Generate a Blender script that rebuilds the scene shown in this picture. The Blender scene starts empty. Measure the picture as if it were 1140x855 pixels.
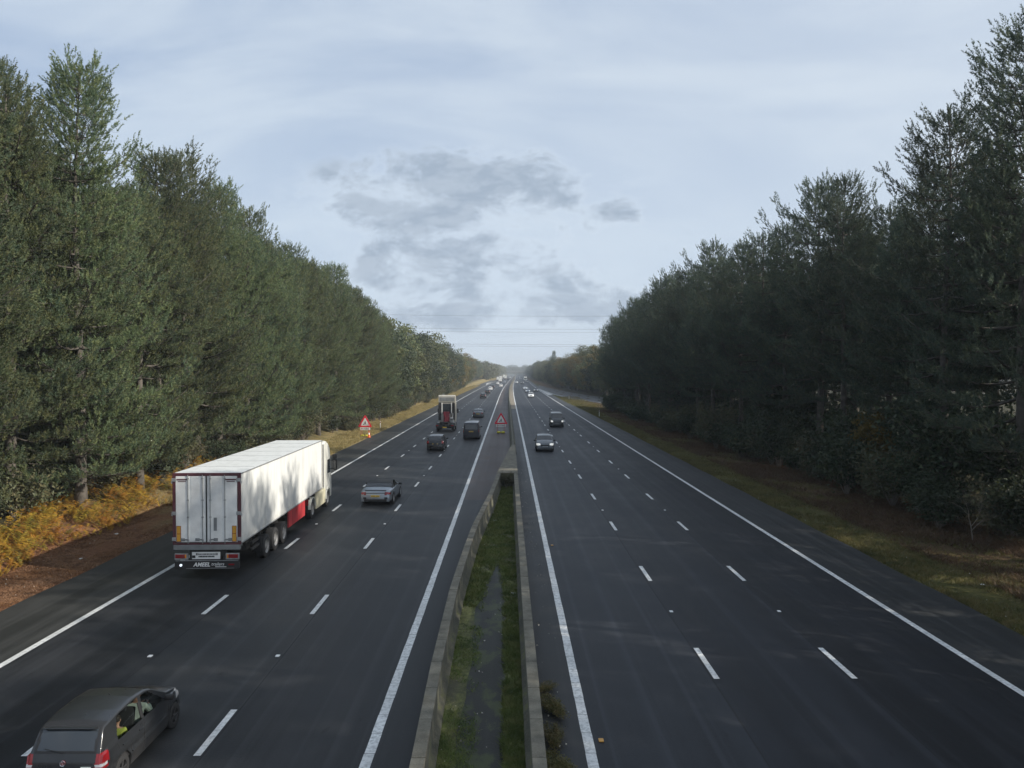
import bpy, bmesh, math, random
import numpy as np
from mathutils import Vector, Matrix
R = math.radians
rng = np.random.default_rng(7)
random.seed(7)
scene = bpy.context.scene
COL = scene.collection

# ------------------------------------------------------------ camera, world, sun, exposure
CAM_H = 7.9
cam_d = bpy.data.cameras.new('camera'); cam = bpy.data.objects.new('camera', cam_d); COL.objects.link(cam)
cam.location = (0, 0, CAM_H)
cam.rotation_euler = (R(90 - 0.96), 0, R(-0.27))
cam_d.sensor_width = 36.0
cam_d.lens = 36.0 * 835 / 1140
cam_d.clip_start = 0.1; cam_d.clip_end = 9000
scene.camera = cam

SUN_EL, SUN_AZ = 27.5, 107.0      # azimuth clockwise from +Y
world = bpy.data.worlds.new('World'); scene.world = world; world.use_nodes = True
wn = world.node_tree.nodes; wl = world.node_tree.links; wn.clear()
def wnode(t, **k):
    n = wn.new(t)
    for a, b in k.items(): setattr(n, a, b)
    return n
def wmath(op, a, b=None, c=None):
    n = wn.new('ShaderNodeMath'); n.operation = op
    for i, v in enumerate((a, b, c)):
        if v is None: continue
        if isinstance(v, (int, float)): n.inputs[i].default_value = v
        else: wl.new(v, n.inputs[i])
    return n.outputs[0]
def wmix(f, a, b):
    n = wn.new('ShaderNodeMix'); n.data_type = 'RGBA'
    for i, v in ((0, f), (6, a), (7, b)):
        if isinstance(v, (int, float)): n.inputs[i].default_value = v
        elif isinstance(v, tuple): n.inputs[i].default_value = v + (1,)
        else: wl.new(v, n.inputs[i])
    return n.outputs[2]
sky = wnode('ShaderNodeTexSky', sky_type='NISHITA', sun_disc=False)
sky.sun_elevation = R(SUN_EL); sky.sun_rotation = R(SUN_AZ)
tc = wnode('ShaderNodeTexCoord'); sp = wnode('ShaderNodeSeparateXYZ'); wl.new(tc.outputs['Generated'], sp.inputs[0])
X_, Y_, Z_ = sp.outputs
ay = wmath('MAXIMUM', wmath('ABSOLUTE', Y_), 0.12)
U = wmath('DIVIDE', X_, ay); V = wmath('DIVIDE', Z_, ay)
def wnoise(su, sv, scale, detail, rough, off=0.0, dist=0.0):
    c = wnode('ShaderNodeCombineXYZ')
    wl.new(wmath('MULTIPLY', U, su), c.inputs[0]); wl.new(wmath('MULTIPLY', V, sv), c.inputs[1]); c.inputs[2].default_value = off
    n = wnode('ShaderNodeTexNoise'); wl.new(c.outputs[0], n.inputs['Vector'])
    n.inputs['Scale'].default_value = scale; n.inputs['Detail'].default_value = detail; n.inputs['Roughness'].default_value = rough
    n.inputs['Distortion'].default_value = dist
    return n.outputs['Fac']
def wstep(v, lo, hi):
    n = wnode('ShaderNodeMapRange', interpolation_type='SMOOTHSTEP'); wl.new(v, n.inputs['Value'])
    n.inputs['From Min'].default_value = lo; n.inputs['From Max'].default_value = hi
    return n.outputs[0]
def ell(cu, cv, ru, rv):
    a = wmath('POWER', wmath('ABSOLUTE', wmath('DIVIDE', wmath('SUBTRACT', U, cu), ru)), 2.0)
    b = wmath('POWER', wmath('ABSOLUTE', wmath('DIVIDE', wmath('SUBTRACT', V, cv), rv)), 2.0)
    return wmath('MAXIMUM', wmath('SUBTRACT', 1.0, wmath('ADD', a, b)), -1.5)
# high thin veil over the blue
veil_n = wnoise(1.0, 3.2, 2.2, 5, 0.55, 3.1, 0.6)
veil = wmix(wstep(veil_n, 0.3, 0.72), (4.5, 5.65, 7.5), (6.7, 7.7, 8.9))
base = wmix(0.84, sky.outputs[0], veil)
# brighter towards the sun side and at the horizon
glow = wmath('MULTIPLY', wstep(U, -0.5, 1.0), 0.5)
base = wmix(glow, base, (7.8, 8.5, 9.2))
hz = wmath('SUBTRACT', 1.0, wstep(V, 0.0, 0.42))
base = wmix(wmath('MULTIPLY', hz, 0.55), base, (6.6, 7.7, 8.9))
# grey cumulus fragments low over the road
n1 = wnoise(1.0, 1.7, 12.0, 10, 0.6, 8.3, 0.25)
n1b = wnoise(1.0, 2.4, 6.5, 3, 0.5, 1.3, 0.0)
m1 = wmath('MAXIMUM', wmath('MAXIMUM', ell(-0.045, 0.235, 0.215, 0.058), ell(-0.035, 0.138, 0.165, 0.052)),
           wmath('MAXIMUM', ell(0.13, 0.213, 0.05, 0.032), ell(-0.02, 0.075, 0.30, 0.02)))
m1 = wmath('MAXIMUM', m1, ell(0.04, 0.10, 0.12, 0.03))
dens = wmath('ADD', wmath('MULTIPLY', wmath('SUBTRACT', n1, 0.5), 5.0), wmath('MULTIPLY', m1, 0.85))
dens = wmath('ADD', dens, wmath('MULTIPLY', wmath('SUBTRACT', n1b, 0.52), 1.6))
rim = wmath('MULTIPLY', wstep(dens, -0.35, 0.15), wmath('MULTIPLY', wstep(m1, -0.9, 0.0), 0.22))
base = wmix(rim, base, (7.4, 8.3, 9.3))
cl = wmath('MULTIPLY', wstep(dens, -0.05, 0.80), wmath('MULTIPLY', wstep(m1, -0.9, 0.1), 0.95))
n3 = wnoise(1.0, 2.2, 22.0, 8, 0.6, 2.2, 0.4)
ccol = wmix(wstep(n3, 0.38, 0.62), (3.6, 4.45, 5.6), (4.5, 5.35, 6.45))
base = wmix(cl, base, ccol)
# low streaky bank near the horizon
n2 = wnoise(0.7, 8.0, 3.0, 6, 0.6, 5.0, 0.3)
lowm = wmath('SUBTRACT', 1.0, wstep(V, 0.03, 0.16))
base = wmix(wmath('MULTIPLY', wmath('MULTIPLY', wstep(n2, 0.45, 0.68), lowm), 0.45), base, (4.6, 5.6, 6.8))
bg = wnode('ShaderNodeBackground'); bg.inputs['Strength'].default_value = 0.087
wl.new(base, bg.inputs['Color'])
wo = wnode('ShaderNodeOutputWorld'); wl.new(bg.outputs[0], wo.inputs['Surface'])

sd = bpy.data.lights.new('sun', 'SUN'); sun = bpy.data.objects.new('sun', sd); COL.objects.link(sun)
sd.energy = 5.0; sd.angle = R(0.6); sd.color = (1.0, 0.93, 0.82)
az, el = R(SUN_AZ), R(SUN_EL)
to_sun = Vector((math.sin(az) * math.cos(el), math.cos(az) * math.cos(el), math.sin(el)))
sun.rotation_euler = to_sun.to_track_quat('Z', 'Y').to_euler()
sun.location = to_sun * 120
vs = scene.view_settings
vs.view_transform = 'Standard'; vs.look = 'None'; vs.gamma = 1; vs.use_curve_mapping = False; vs.exposure = 0.22
scene.cycles.max_bounces = 6; scene.cycles.diffuse_bounces = 3; scene.cycles.transparent_max_bounces = 8
scene.cycles.volume_bounces = 0

# ------------------------------------------------------------ materials
def mat(name, col, rough=0.6, metal=0.0, spec=0.5, bump=0.0, bscale=60, var=0.0, vscale=3.0, emit=None, estr=0.0, coat=0.0):
    m = bpy.data.materials.new(name); m.use_nodes = True
    nt = m.node_tree; b = nt.nodes['Principled BSDF']
    b.inputs['Base Color'].default_value = (*col, 1); b.inputs['Roughness'].default_value = rough
    b.inputs['Metallic'].default_value = metal; b.inputs['Specular IOR Level'].default_value = spec
    if coat: b.inputs['Coat Weight'].default_value = coat; b.inputs['Coat Roughness'].default_value = 0.08
    if emit: b.inputs['Emission Color'].default_value = (*emit, 1); b.inputs['Emission Strength'].default_value = estr
    if var or bump:
        t = nt.nodes.new('ShaderNodeTexCoord')
    if var:
        n = nt.nodes.new('ShaderNodeTexNoise'); n.inputs['Scale'].default_value = vscale; n.inputs['Detail'].default_value = 6
        nt.links.new(t.outputs['Object'], n.inputs['Vector'])
        r = nt.nodes.new('ShaderNodeValToRGB'); nt.links.new(n.outputs['Fac'], r.inputs[0])
        r.color_ramp.elements[0].position = .3; r.color_ramp.elements[1].position = .7
        r.color_ramp.elements[0].color = (*[c * (1 - var) for c in col], 1); r.color_ramp.elements[1].color = (*[min(1, c * (1 + var)) for c in col], 1)
        nt.links.new(r.outputs[0], b.inputs['Base Color'])
    if bump:
        n = nt.nodes.new('ShaderNodeTexNoise'); n.inputs['Scale'].default_value = bscale; n.inputs['Detail'].default_value = 3
        nt.links.new(t.outputs['Object'], n.inputs['Vector'])
        bp = nt.nodes.new('ShaderNodeBump'); bp.inputs['Strength'].default_value = bump; bp.inputs['Distance'].default_value = .02
        nt.links.new(n.outputs['Fac'], bp.inputs['Height']); nt.links.new(bp.outputs[0], b.inputs['Normal'])
    return m

class NT:
    """tiny node helper for a material"""
    def __init__(s, name):
        s.m = bpy.data.materials.new(name); s.m.use_nodes = True; s.nt = s.m.node_tree
        s.b = s.nt.nodes['Principled BSDF']; s.tc = s.nt.nodes.new('ShaderNodeTexCoord')
        s.geo = s.nt.nodes.new('ShaderNodeNewGeometry')
    def link(s, a, b): s.nt.links.new(a, b)
    def mapped(s, sc, src=None, loc=(0, 0, 0)):
        n = s.nt.nodes.new('ShaderNodeMapping'); n.inputs['Scale'].default_value = sc; n.inputs['Location'].default_value = loc
        s.link(src or s.tc.outputs['Object'], n.inputs[0]); return n.outputs[0]
    def noise(s, vec, scale=1, detail=5, rough=.55, dist=0):
        n = s.nt.nodes.new('ShaderNodeTexNoise'); s.link(vec, n.inputs['Vector'])
        n.inputs['Scale'].default_value = scale; n.inputs['Detail'].default_value = detail
        n.inputs['Roughness'].default_value = rough; n.inputs['Distortion'].default_value = dist; return n.outputs['Fac']
    def step(s, v, lo, hi, a=0., b=1.):
        n = s.nt.nodes.new('ShaderNodeMapRange'); s.link(v, n.inputs['Value']); n.interpolation_type = 'SMOOTHSTEP'
        n.inputs['From Min'].default_value = lo; n.inputs['From Max'].default_value = hi
        n.inputs['To Min'].default_value = a; n.inputs['To Max'].default_value = b; return n.outputs[0]
    def math(s, op, a, b=None):
        n = s.nt.nodes.new('ShaderNodeMath'); n.operation = op
        for i, v in enumerate((a, b)):
            if v is None: continue
            if isinstance(v, (int, float)): n.inputs[i].default_value = v
            else: s.link(v, n.inputs[i])
        return n.outputs[0]
    def mix(s, f, a, b):
        n = s.nt.nodes.new('ShaderNodeMix'); n.data_type = 'RGBA'
        for i, v in ((0, f), (6, a), (7, b)):
            if isinstance(v, (int, float)): n.inputs[i].default_value = v
            elif isinstance(v, tuple): n.inputs[i].default_value = (*v, 1)
            else: s.link(v, n.inputs[i])
        return n.outputs[2]
    def sep(s, v=None):
        n = s.nt.nodes.new('ShaderNodeSeparateXYZ'); s.link(v or s.tc.outputs['Object'], n.inputs[0]); return n.outputs
    def bump(s, h, st, dist=.01):
        n = s.nt.nodes.new('ShaderNodeBump'); n.inputs['Strength'].default_value = st; n.inputs['Distance'].default_value = dist
        s.link(h, n.inputs['Height']); s.link(n.outputs[0], s.b.inputs['Normal'])

def asphalt(name, c0, c1, tracks=True, brown=0.0, lanes=()):
    n = NT(name)
    fine = n.noise(n.mapped((1, 1, 1)), 24, 5, .75)
    streak = n.noise(n.mapped((1.1, .012, 1)), 1, 5, .6, .4)
    patch = n.noise(n.mapped((.12, .10, 1)), 1, 5, .6)
    blot = n.noise(n.mapped((.7, .35, 1)), 1, 7, .65)
    f = n.math('ADD', n.math('MULTIPLY', streak, .45), n.math('MULTIPLY', patch, .25))
    f = n.math('ADD', f, n.math('MULTIPLY', blot, .3))
    c = n.mix(n.step(f, .40, .60), c0, c1)
    trk = n.noise(n.mapped((2.6, .004, 1)), 1, 3, .5)
    c = n.mix(n.math('MULTIPLY', n.step(trk, .5, .68), .5), c, tuple(v * 1.45 for v in c1))
    c = n.mix(n.step(fine, .52, .75, 0, .5), c, tuple(v * 1.7 for v in c1))
    c = n.mix(n.step(fine, .3, .45, .35, 0), c, tuple(v * .45 for v in c0))
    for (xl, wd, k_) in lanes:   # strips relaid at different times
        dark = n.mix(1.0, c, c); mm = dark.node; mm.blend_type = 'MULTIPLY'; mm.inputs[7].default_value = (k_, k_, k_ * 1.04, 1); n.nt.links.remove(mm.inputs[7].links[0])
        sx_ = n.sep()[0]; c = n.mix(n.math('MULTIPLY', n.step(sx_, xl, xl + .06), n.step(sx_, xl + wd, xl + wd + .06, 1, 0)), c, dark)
    v = n.nt.nodes.new('ShaderNodeTexVoronoi'); v.feature = 'DISTANCE_TO_EDGE'; v.inputs['Scale'].default_value = 1.0
    wv = n.nt.nodes.new('ShaderNodeVectorMath'); wv.operation = 'ADD'
    nz_ = n.nt.nodes.new('ShaderNodeTexNoise'); n.link(n.mapped((.5, .5, 1)), nz_.inputs['Vector']); n.link(n.mapped((.16, .05, 1)), wv.inputs[0]); n.link(nz_.outputs['Color'], wv.inputs[1]); n.link(wv.outputs[0], v.inputs['Vector'])
    crack = n.math('MULTIPLY', n.step(v.outputs['Distance'], .0, .006, .8, 0), n.step(patch, .48, .56))
    c = n.mix(crack, c, (.004, .0045, .005))
    spots = n.noise(n.mapped((3.1, 1.2, 1)), 1, 2, .5)
    c = n.mix(n.step(spots, .70, .76, 0, .45), c, tuple(x_ * .5 for x_ in c0))
    if name == 'asphalt_path': c = n.mix(n.step(n.noise(n.mapped((1.6, .9, 1)), 1, 7, .7), .47, .60, 0, .85), c, (.05, .062, .022))
    if brown:
        c = n.mix(n.step(blot, .3, .7, brown * .5, brown), c, (.075, .055, .048))
    n.link(c, n.b.inputs['Base Color'])
    n.link(n.step(f, .35, .65, .50, .66), n.b.inputs['Roughness'])
    n.b.inputs['Specular IOR Level'].default_value = .24
    n.bump(fine, .55, .012)
    return n.m
M = {}
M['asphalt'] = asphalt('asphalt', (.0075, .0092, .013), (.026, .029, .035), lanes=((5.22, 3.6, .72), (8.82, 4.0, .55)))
M['asphalt_left'] = asphalt('asphalt_left', (.011, .0125, .0145), (.033, .035, .0375), lanes=((-14, 4.2, .8), (-6.28, 3.4, .85)))
M['shoulder_l'] = asphalt('asphalt_shoulder_left', (.020, .021, .020), (.046, .046, .044))
M['shoulder_r'] = asphalt('asphalt_shoulder_right', (.017, .018, .019), (.036, .037, .038))
M['reserve'] = asphalt('asphalt_reserve', (.015, .0135, .014), (.034, .029, .029), brown=.8)
M['path'] = asphalt('asphalt_path', (.008, .0082, .0072), (.022, .0225, .019))
M['sandy'] = mat('sandy_strip', (.22, .19, .15), .95, var=.3, vscale=.6)
def paint():
    n = NT('road_paint')
    w = n.noise(n.mapped((1, 1, 1)), 9, 6, .7)
    w2 = n.noise(n.mapped((.6, .6, 1)), 1, 4, .6)
    c = n.mix(n.step(w, .28, .6), (.30, .31, .31), (.78, .79, .78))
    c = n.mix(n.step(w2, .35, .7, .5, 0), c, (.42, .42, .41))
    n.link(c, n.b.inputs['Base Color']); n.b.inputs['Roughness'].default_value = .6
    return n.m
M['paint'] = paint()
M['seam'] = mat('road_seam', (.012, .013, .015), .8)

def concrete():
    n = NT('concrete')
    o = n.tc.outputs['Object']
    a = n.noise(n.mapped((1, 1, 1)), 1.6, 7, .65); b = n.noise(n.mapped((1, 1, 1)), 26, 5, .7)
    drip = n.noise(n.mapped((3.2, 3.2, .35)), 1, 5, .6)
    c = n.mix(n.step(a, .3, .7), (.065, .063, .044), (.145, .137, .10))
    c = n.mix(n.step(b, .45, .75, 0, .55), c, (.24, .235, .21))
    c = n.mix(n.step(b, .25, .42, .6, 0), c, (.06, .062, .055))
    z = n.sep()[2]
    c = n.mix(n.math('MULTIPLY', n.step(drip, .42, .66), .55), c, (.075, .08, .066))
    moss = n.math('MULTIPLY', n.step(a, .52, .68), n.step(z, .0, .85, 1, .1))
    c = n.mix(n.math('MULTIPLY', moss, .75), c, (.16, .17, .055))
    n.link(c, n.b.inputs['Base Color']); n.b.inputs['Roughness'].default_value = .9
    n.bump(b, .5, .012); return n.m
M['concrete'] = concrete()
def coping():
    n = NT('coping_concrete')
    a = n.noise(n.mapped((1, 1, 1)), 2.1, 7, .65); b = n.noise(n.mapped((1, 1, 1)), 30, 5, .7)
    c = n.mix(n.step(a, .3, .72), (.095, .088, .068), (.20, .185, .145))
    c = n.mix(n.step(b, .30, .44, .75, 0), c, (.045, .045, .038))
    c = n.mix(n.step(b, .55, .75, 0, .5), c, (.33, .32, .29))
    n.link(c, n.b.inputs['Base Color']); n.b.inputs['Roughness'].default_value = .92; n.bump(b, .6, .012); return n.m
M['coping'] = coping()

def ground_mat():
    n = NT('ground_soil')
    o = n.tc.outputs['Object']; s = n.sep(o); x = s[0]; y = s[1]
    a = n.noise(n.mapped((.35, .25, .3)), 1, 7, .62); b = n.noise(n.mapped((1, 1, 1)), 7, 6, .7); f = n.noise(n.mapped((1, 1, 1)), 45, 3, .7)
    # left verge: reddish brown pine litter near, straw coloured grass beyond
    litter = n.mix(n.step(b, .3, .7), (.14, .062, .034), (.29, .15, .085))
    litter = n.mix(n.step(f, .55, .72, 0, .6), litter, (.42, .31, .2))
    litter = n.mix(n.step(f, .28, .42, .6, 0), litter, (.05, .028, .018))
    straw = n.mix(n.step(b, .3, .7), (.16, .125, .055), (.34, .27, .13))
    straw = n.mix(n.math('MULTIPLY', n.step(a, .5, .66), .6), straw, (.09, .10, .035))
    yy = n.math('ADD', y, n.math('MULTIPLY', n.math('SUBTRACT', a, .5), 22))
    left = n.mix(n.step(yy, 36, 48), litter, straw)
    # right verge: mossy grass going brown towards the wood
    xr = n.math('ADD', x, n.math('MULTIPLY', n.math('SUBTRACT', a, .5), 3.6))
    grass = n.mix(n.step(b, .3, .7), (.06, .062, .022), (.13, .12, .045))
    rb = n.mix(n.step(b, .3, .7), (.075, .048, .028), (.15, .10, .055))
    right = n.mix(n.step(xr, 16.8, 19.5), grass, rb)
    c = n.mix(n.step(x, -1, 1), left, right)
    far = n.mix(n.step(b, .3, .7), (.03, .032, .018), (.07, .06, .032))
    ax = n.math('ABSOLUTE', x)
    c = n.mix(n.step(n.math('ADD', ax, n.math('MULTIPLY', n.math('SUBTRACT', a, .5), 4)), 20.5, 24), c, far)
    n.link(c, n.b.inputs['Base Color']); n.b.inputs['Roughness'].default_value = .97
    n.b.inputs['Specular IOR Level'].default_value = .1
    n.bump(n.math('ADD', n.math('MULTIPLY', b, 3), f), .8, .05)
    return n.m
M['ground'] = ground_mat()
def median_mat():
    n = NT('median_moss')
    b = n.noise(n.mapped((1, 1, 1)), 5, 7, .7); f = n.noise(n.mapped((1, 1, 1)), 40, 4, .7); a = n.noise(n.mapped((.8, .3, 1)), 1, 5, .6)
    c = n.mix(n.step(b, .32, .66), (.065, .075, .028), (.19, .20, .07))
    c = n.mix(n.step(a, .45, .62, 0, .8), c, (.085, .08, .06))
    c = n.mix(n.step(f, .58, .74, 0, .7), c, (.27, .25, .2))
    n.link(c, n.b.inputs['Base Color']); n.b.inputs['Roughness'].default_value = .97; n.bump(n.math('ADD', b, f), .8, .04)
    return n.m
M['median'] = median_mat()

def leaf_mat(name, cols, rough=.55, trans=.3, vs=.35):
    n = NT(name)
    oi = n.nt.nodes.new('ShaderNodeObjectInfo')
    a = n.noise(n.mapped((vs, vs, vs)), 1, 3, .6)
    f = n.noise(n.mapped((1, 1, 1)), 2.3, 3, .6)
    c = n.mix(n.step(a, .35, .65), cols[0], cols[1])
    c = n.mix(n.step(f, .45, .65, 0, .75), c, cols[2])
    hs = n.nt.nodes.new('ShaderNodeHueSaturation'); n.link(c, hs.inputs['Color'])
    n.link(n.math('ADD', n.math('MULTIPLY', oi.outputs['Random'], .035), .485), hs.inputs['Hue'])
    n.link(n.math('ADD', n.math('MULTIPLY', oi.outputs['Random'], .5), .76), hs.inputs['Value'])
    n.link(hs.outputs[0], n.b.inputs['Base Color']); n.b.inputs['Roughness'].default_value = rough
    n.b.inputs['Specular IOR Level'].default_value = .25
    tr = n.nt.nodes.new('ShaderNodeBsdfTranslucent'); n.link(hs.outputs[0], tr.inputs[0])
    mx = n.nt.nodes.new('ShaderNodeMixShader'); mx.inputs[0].default_value = trans
    n.link(n.b.outputs[0], mx.inputs[1]); n.link(tr.outputs[0], mx.inputs[2])
    n.link(mx.outputs[0], n.nt.nodes['Material Output'].inputs['Surface'])
    return n.m
M['needle_l'] = leaf_mat('pine_needles_sunlit', [(.092, .130, .082), (.142, .180, .090), (.26, .265, .115)], trans=.42)  # left pines: sunlight put into the needle colour, paler than real needles
M['needle_r'] = leaf_mat('pine_needles_backlit', [(.070, .100, .078), (.100, .130, .090), (.150, .165, .095)], trans=.42)  # right pines: darker copy, backlit shade put into the needle colour
M['leaf_olive'] = leaf_mat('leaves_olive', [(.08, .105, .05), (.12, .135, .055), (.17, .15, .06)])
M['leaf_dark'] = leaf_mat('leaves_dark', [(.035, .05, .03), (.052, .072, .038), (.085, .095, .045)])
M['leaf_gold'] = leaf_mat('leaves_gold', [(.12, .11, .03), (.20, .15, .035), (.24, .15, .04)])
M['bracken'] = leaf_mat('bracken', [(.45, .20, .035), (.62, .44, .07), (.15, .22, .05)], vs=.9, trans=.35)
M['bush'] = leaf_mat('shrub_leaves', [(.08, .09, .05), (.11, .115, .06), (.15, .12, .07)])
M['grass_r'] = leaf_mat('grass_green', [(.085, .085, .03), (.145, .125, .045), (.19, .14, .065)], vs=.6)
M['grass_l'] = leaf_mat('grass_straw', [(.30, .23, .10), (.38, .30, .14), (.20, .19, .07)], vs=.4)
M['grass_m'] = leaf_mat('moss_green', [(.085, .115, .03), (.14, .17, .045), (.20, .20, .07)], vs=.9)
M['bark'] = mat('pine_bark', (.10, .088, .075), .95, bump=.8, bscale=14, var=.4, vscale=3)
M['twig'] = mat('dead_twig', (.20, .17, .14), .95, var=.3)

M['rubber'] = mat('tyre_rubber', (.022, .022, .023), .85, bump=.2, bscale=80)
M['rim'] = mat('wheel_alloy', (.42, .43, .44), .35, metal=.8)
M['rim_grey'] = mat('wheel_steel', (.25, .25, .25), .55, metal=.3, var=.25, vscale=8)
M['rim_dark'] = mat('wheel_dark', (.06, .06, .062), .5, metal=.4)
M['black'] = mat('black_plastic', (.018, .018, .019), .6)
M['chassis'] = mat('chassis_black', (.028, .028, .028), .75, var=.3, vscale=5)
M['glass_dark'] = mat('tinted_glass', (.012, .014, .016), .04, spec=.9)
M['glass_grey'] = mat('grey_glass', (.030, .036, .042), .05, spec=.8)
M['lens_red'] = mat('red_lens', (.24, .010, .013), .2, coat=.5)
M['lens_clear'] = mat('clear_lens', (.50, .51, .52), .12, coat=.6)
M['lens_amber'] = mat('amber_lens', (.8, .28, .02), .25)
M['head_on'] = mat('headlamp_lit', (.9, .9, .85), .2, emit=(1, .97, .88), estr=.35)
M['rev_on'] = mat('lamp_lit_blue_white', (.9, .95, 1), .2, emit=(.8, .88, 1), estr=.8)
M['plate_y'] = mat('plate_yellow', (.75, .50, .05), .5)
M['plate_w'] = mat('plate_white', (.75, .75, .73), .5)
M['chrome'] = mat('chrome', (.75, .75, .76), .15, metal=1)
M['char'] = mat('plate_character', (.01, .01, .01), .6)
M['seat'] = mat('seat_fabric', (.02, .02, .022), .9)
def car_paint(name, col, metal=.35, rough=.38):
    n = NT(name)
    f = n.noise(n.mapped((1, 1, 1)), 3, 6, .6); g = n.noise(n.mapped((1, 1, 1)), 1.1, 3, .5)
    z = n.sep()[2]
    dirt = n.math('MULTIPLY', n.step(f, .35, .75), n.step(z, .2, .8, .45, .02))
    c = n.mix(dirt, col, (.12, .11, .10))
    n.link(c, n.b.inputs['Base Color']); n.b.inputs['Metallic'].default_value = metal
    n.link(n.step(f, .3, .7, rough * .85, rough * 1.25), n.b.inputs['Roughness'])
    n.b.inputs['Coat Weight'].default_value = .45; n.b.inputs['Coat Roughness'].default_value = .1
    return n.m
def trailer_white():
    n = NT('trailer_white')
    f = n.noise(n.mapped((2.2, 2.2, .25)), 1.6, 6, .62); g = n.noise(n.mapped((1, 1, 1)), 5, 5, .6)
    z = n.sep()[2]
    c = n.mix(n.math('MULTIPLY', n.step(f, .42, .72), .5), (.78, .79, .77), (.52, .53, .50))
    c = n.mix(n.math('MULTIPLY', n.step(z, 1.25, 1.9, .55, 0), n.step(g, .3, .65)), c, (.36, .35, .31))
    n.link(c, n.b.inputs['Base Color']); n.b.inputs['Roughness'].default_value = .42
    return n.m
M['trailer'] = trailer_white()
M['trailer_door'] = mat('door_white', (.80, .80, .77), .5, var=.16, vscale=2)
M['maroon'] = mat('maroon_frame', (.085, .022, .03), .5, var=.2)
M['red_panel'] = mat('red_side_panel', (.40, .035, .04), .5, var=.15, vscale=1.5)
M['cab_white'] = mat('cab_white', (.74, .74, .68), .35, var=.08, coat=.4)
M['cream'] = mat('cream_fairing', (.62, .58, .42), .45, var=.15)
M['galv'] = mat('galvanised_steel', (.36, .37, .37), .5, metal=.5, var=.25, vscale=6)
M['grey_paint'] = mat('grey_paint', (.20, .21, .21), .6, var=.2)
M['white'] = mat('white_paint', (.80, .80, .80), .5)
M['sign_white'] = mat('sign_white', (.80, .80, .78), .45)
M['sign_red'] = mat('sign_red', (.80, .015, .05), .4)
M['sign_black'] = mat('sign_black', (.01, .01, .01), .5)
M['hi_yellow'] = mat('sandbag_yellow', (.55, .50, .04), .8, var=.2, vscale=8)
M['cone'] = mat('cone_orange', (.75, .14, .03), .6)
M['pinkish'] = mat('red_paint_leg', (.4, .05, .05), .6)

# ------------------------------------------------------------ object helpers
def tag(o, label=None, cat=None, group=None, kind=None):
    if label: o['label'] = label
    if cat: o['category'] = cat
    if group: o['group'] = group
    if kind: o['kind'] = kind
    return o
def empty(name, loc=(0, 0, 0), rz=0.0, label=None, cat=None, group=None, parent=None):
    o = bpy.data.objects.new(name, None); COL.objects.link(o); o.location = loc; o.rotation_euler = (0, 0, rz)
    o.empty_display_size = .3
    if parent: o.parent = parent
    return tag(o, label, cat, group)
def link(name, me, m=None, parent=None):
    o = bpy.data.objects.new(name, me); COL.objects.link(o)
    if m is not None: me.materials.append(m)
    if parent: o.parent = parent
    return o
def np_mesh(name, verts, faces, smooth=False):
    """verts (n,3), faces (m,k) arrays"""
    me = bpy.data.meshes.new(name); v = np.asarray(verts, dtype=np.float32); f = np.asarray(faces, dtype=np.int32)
    k = f.shape[1]
    me.vertices.add(len(v)); me.vertices.foreach_set('co', v.ravel())
    me.loops.add(f.size); me.loops.foreach_set('vertex_index', f.ravel())
    me.polygons.add(len(f)); me.polygons.foreach_set('loop_start', np.arange(0, f.size, k, dtype=np.int32))
    me.polygons.foreach_set('loop_total', np.full(len(f), k, dtype=np.int32))
    me.update(calc_edges=True)
    if smooth: me.polygons.foreach_set('use_smooth', np.ones(len(f), dtype=bool))
    return me
def copy_tree(o, parent=None):
    c = o.copy(); COL.objects.link(c)
    if parent is not None:
        c.parent = parent
    for ch in list(o.children): copy_tree(ch, c)
    return c

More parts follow.
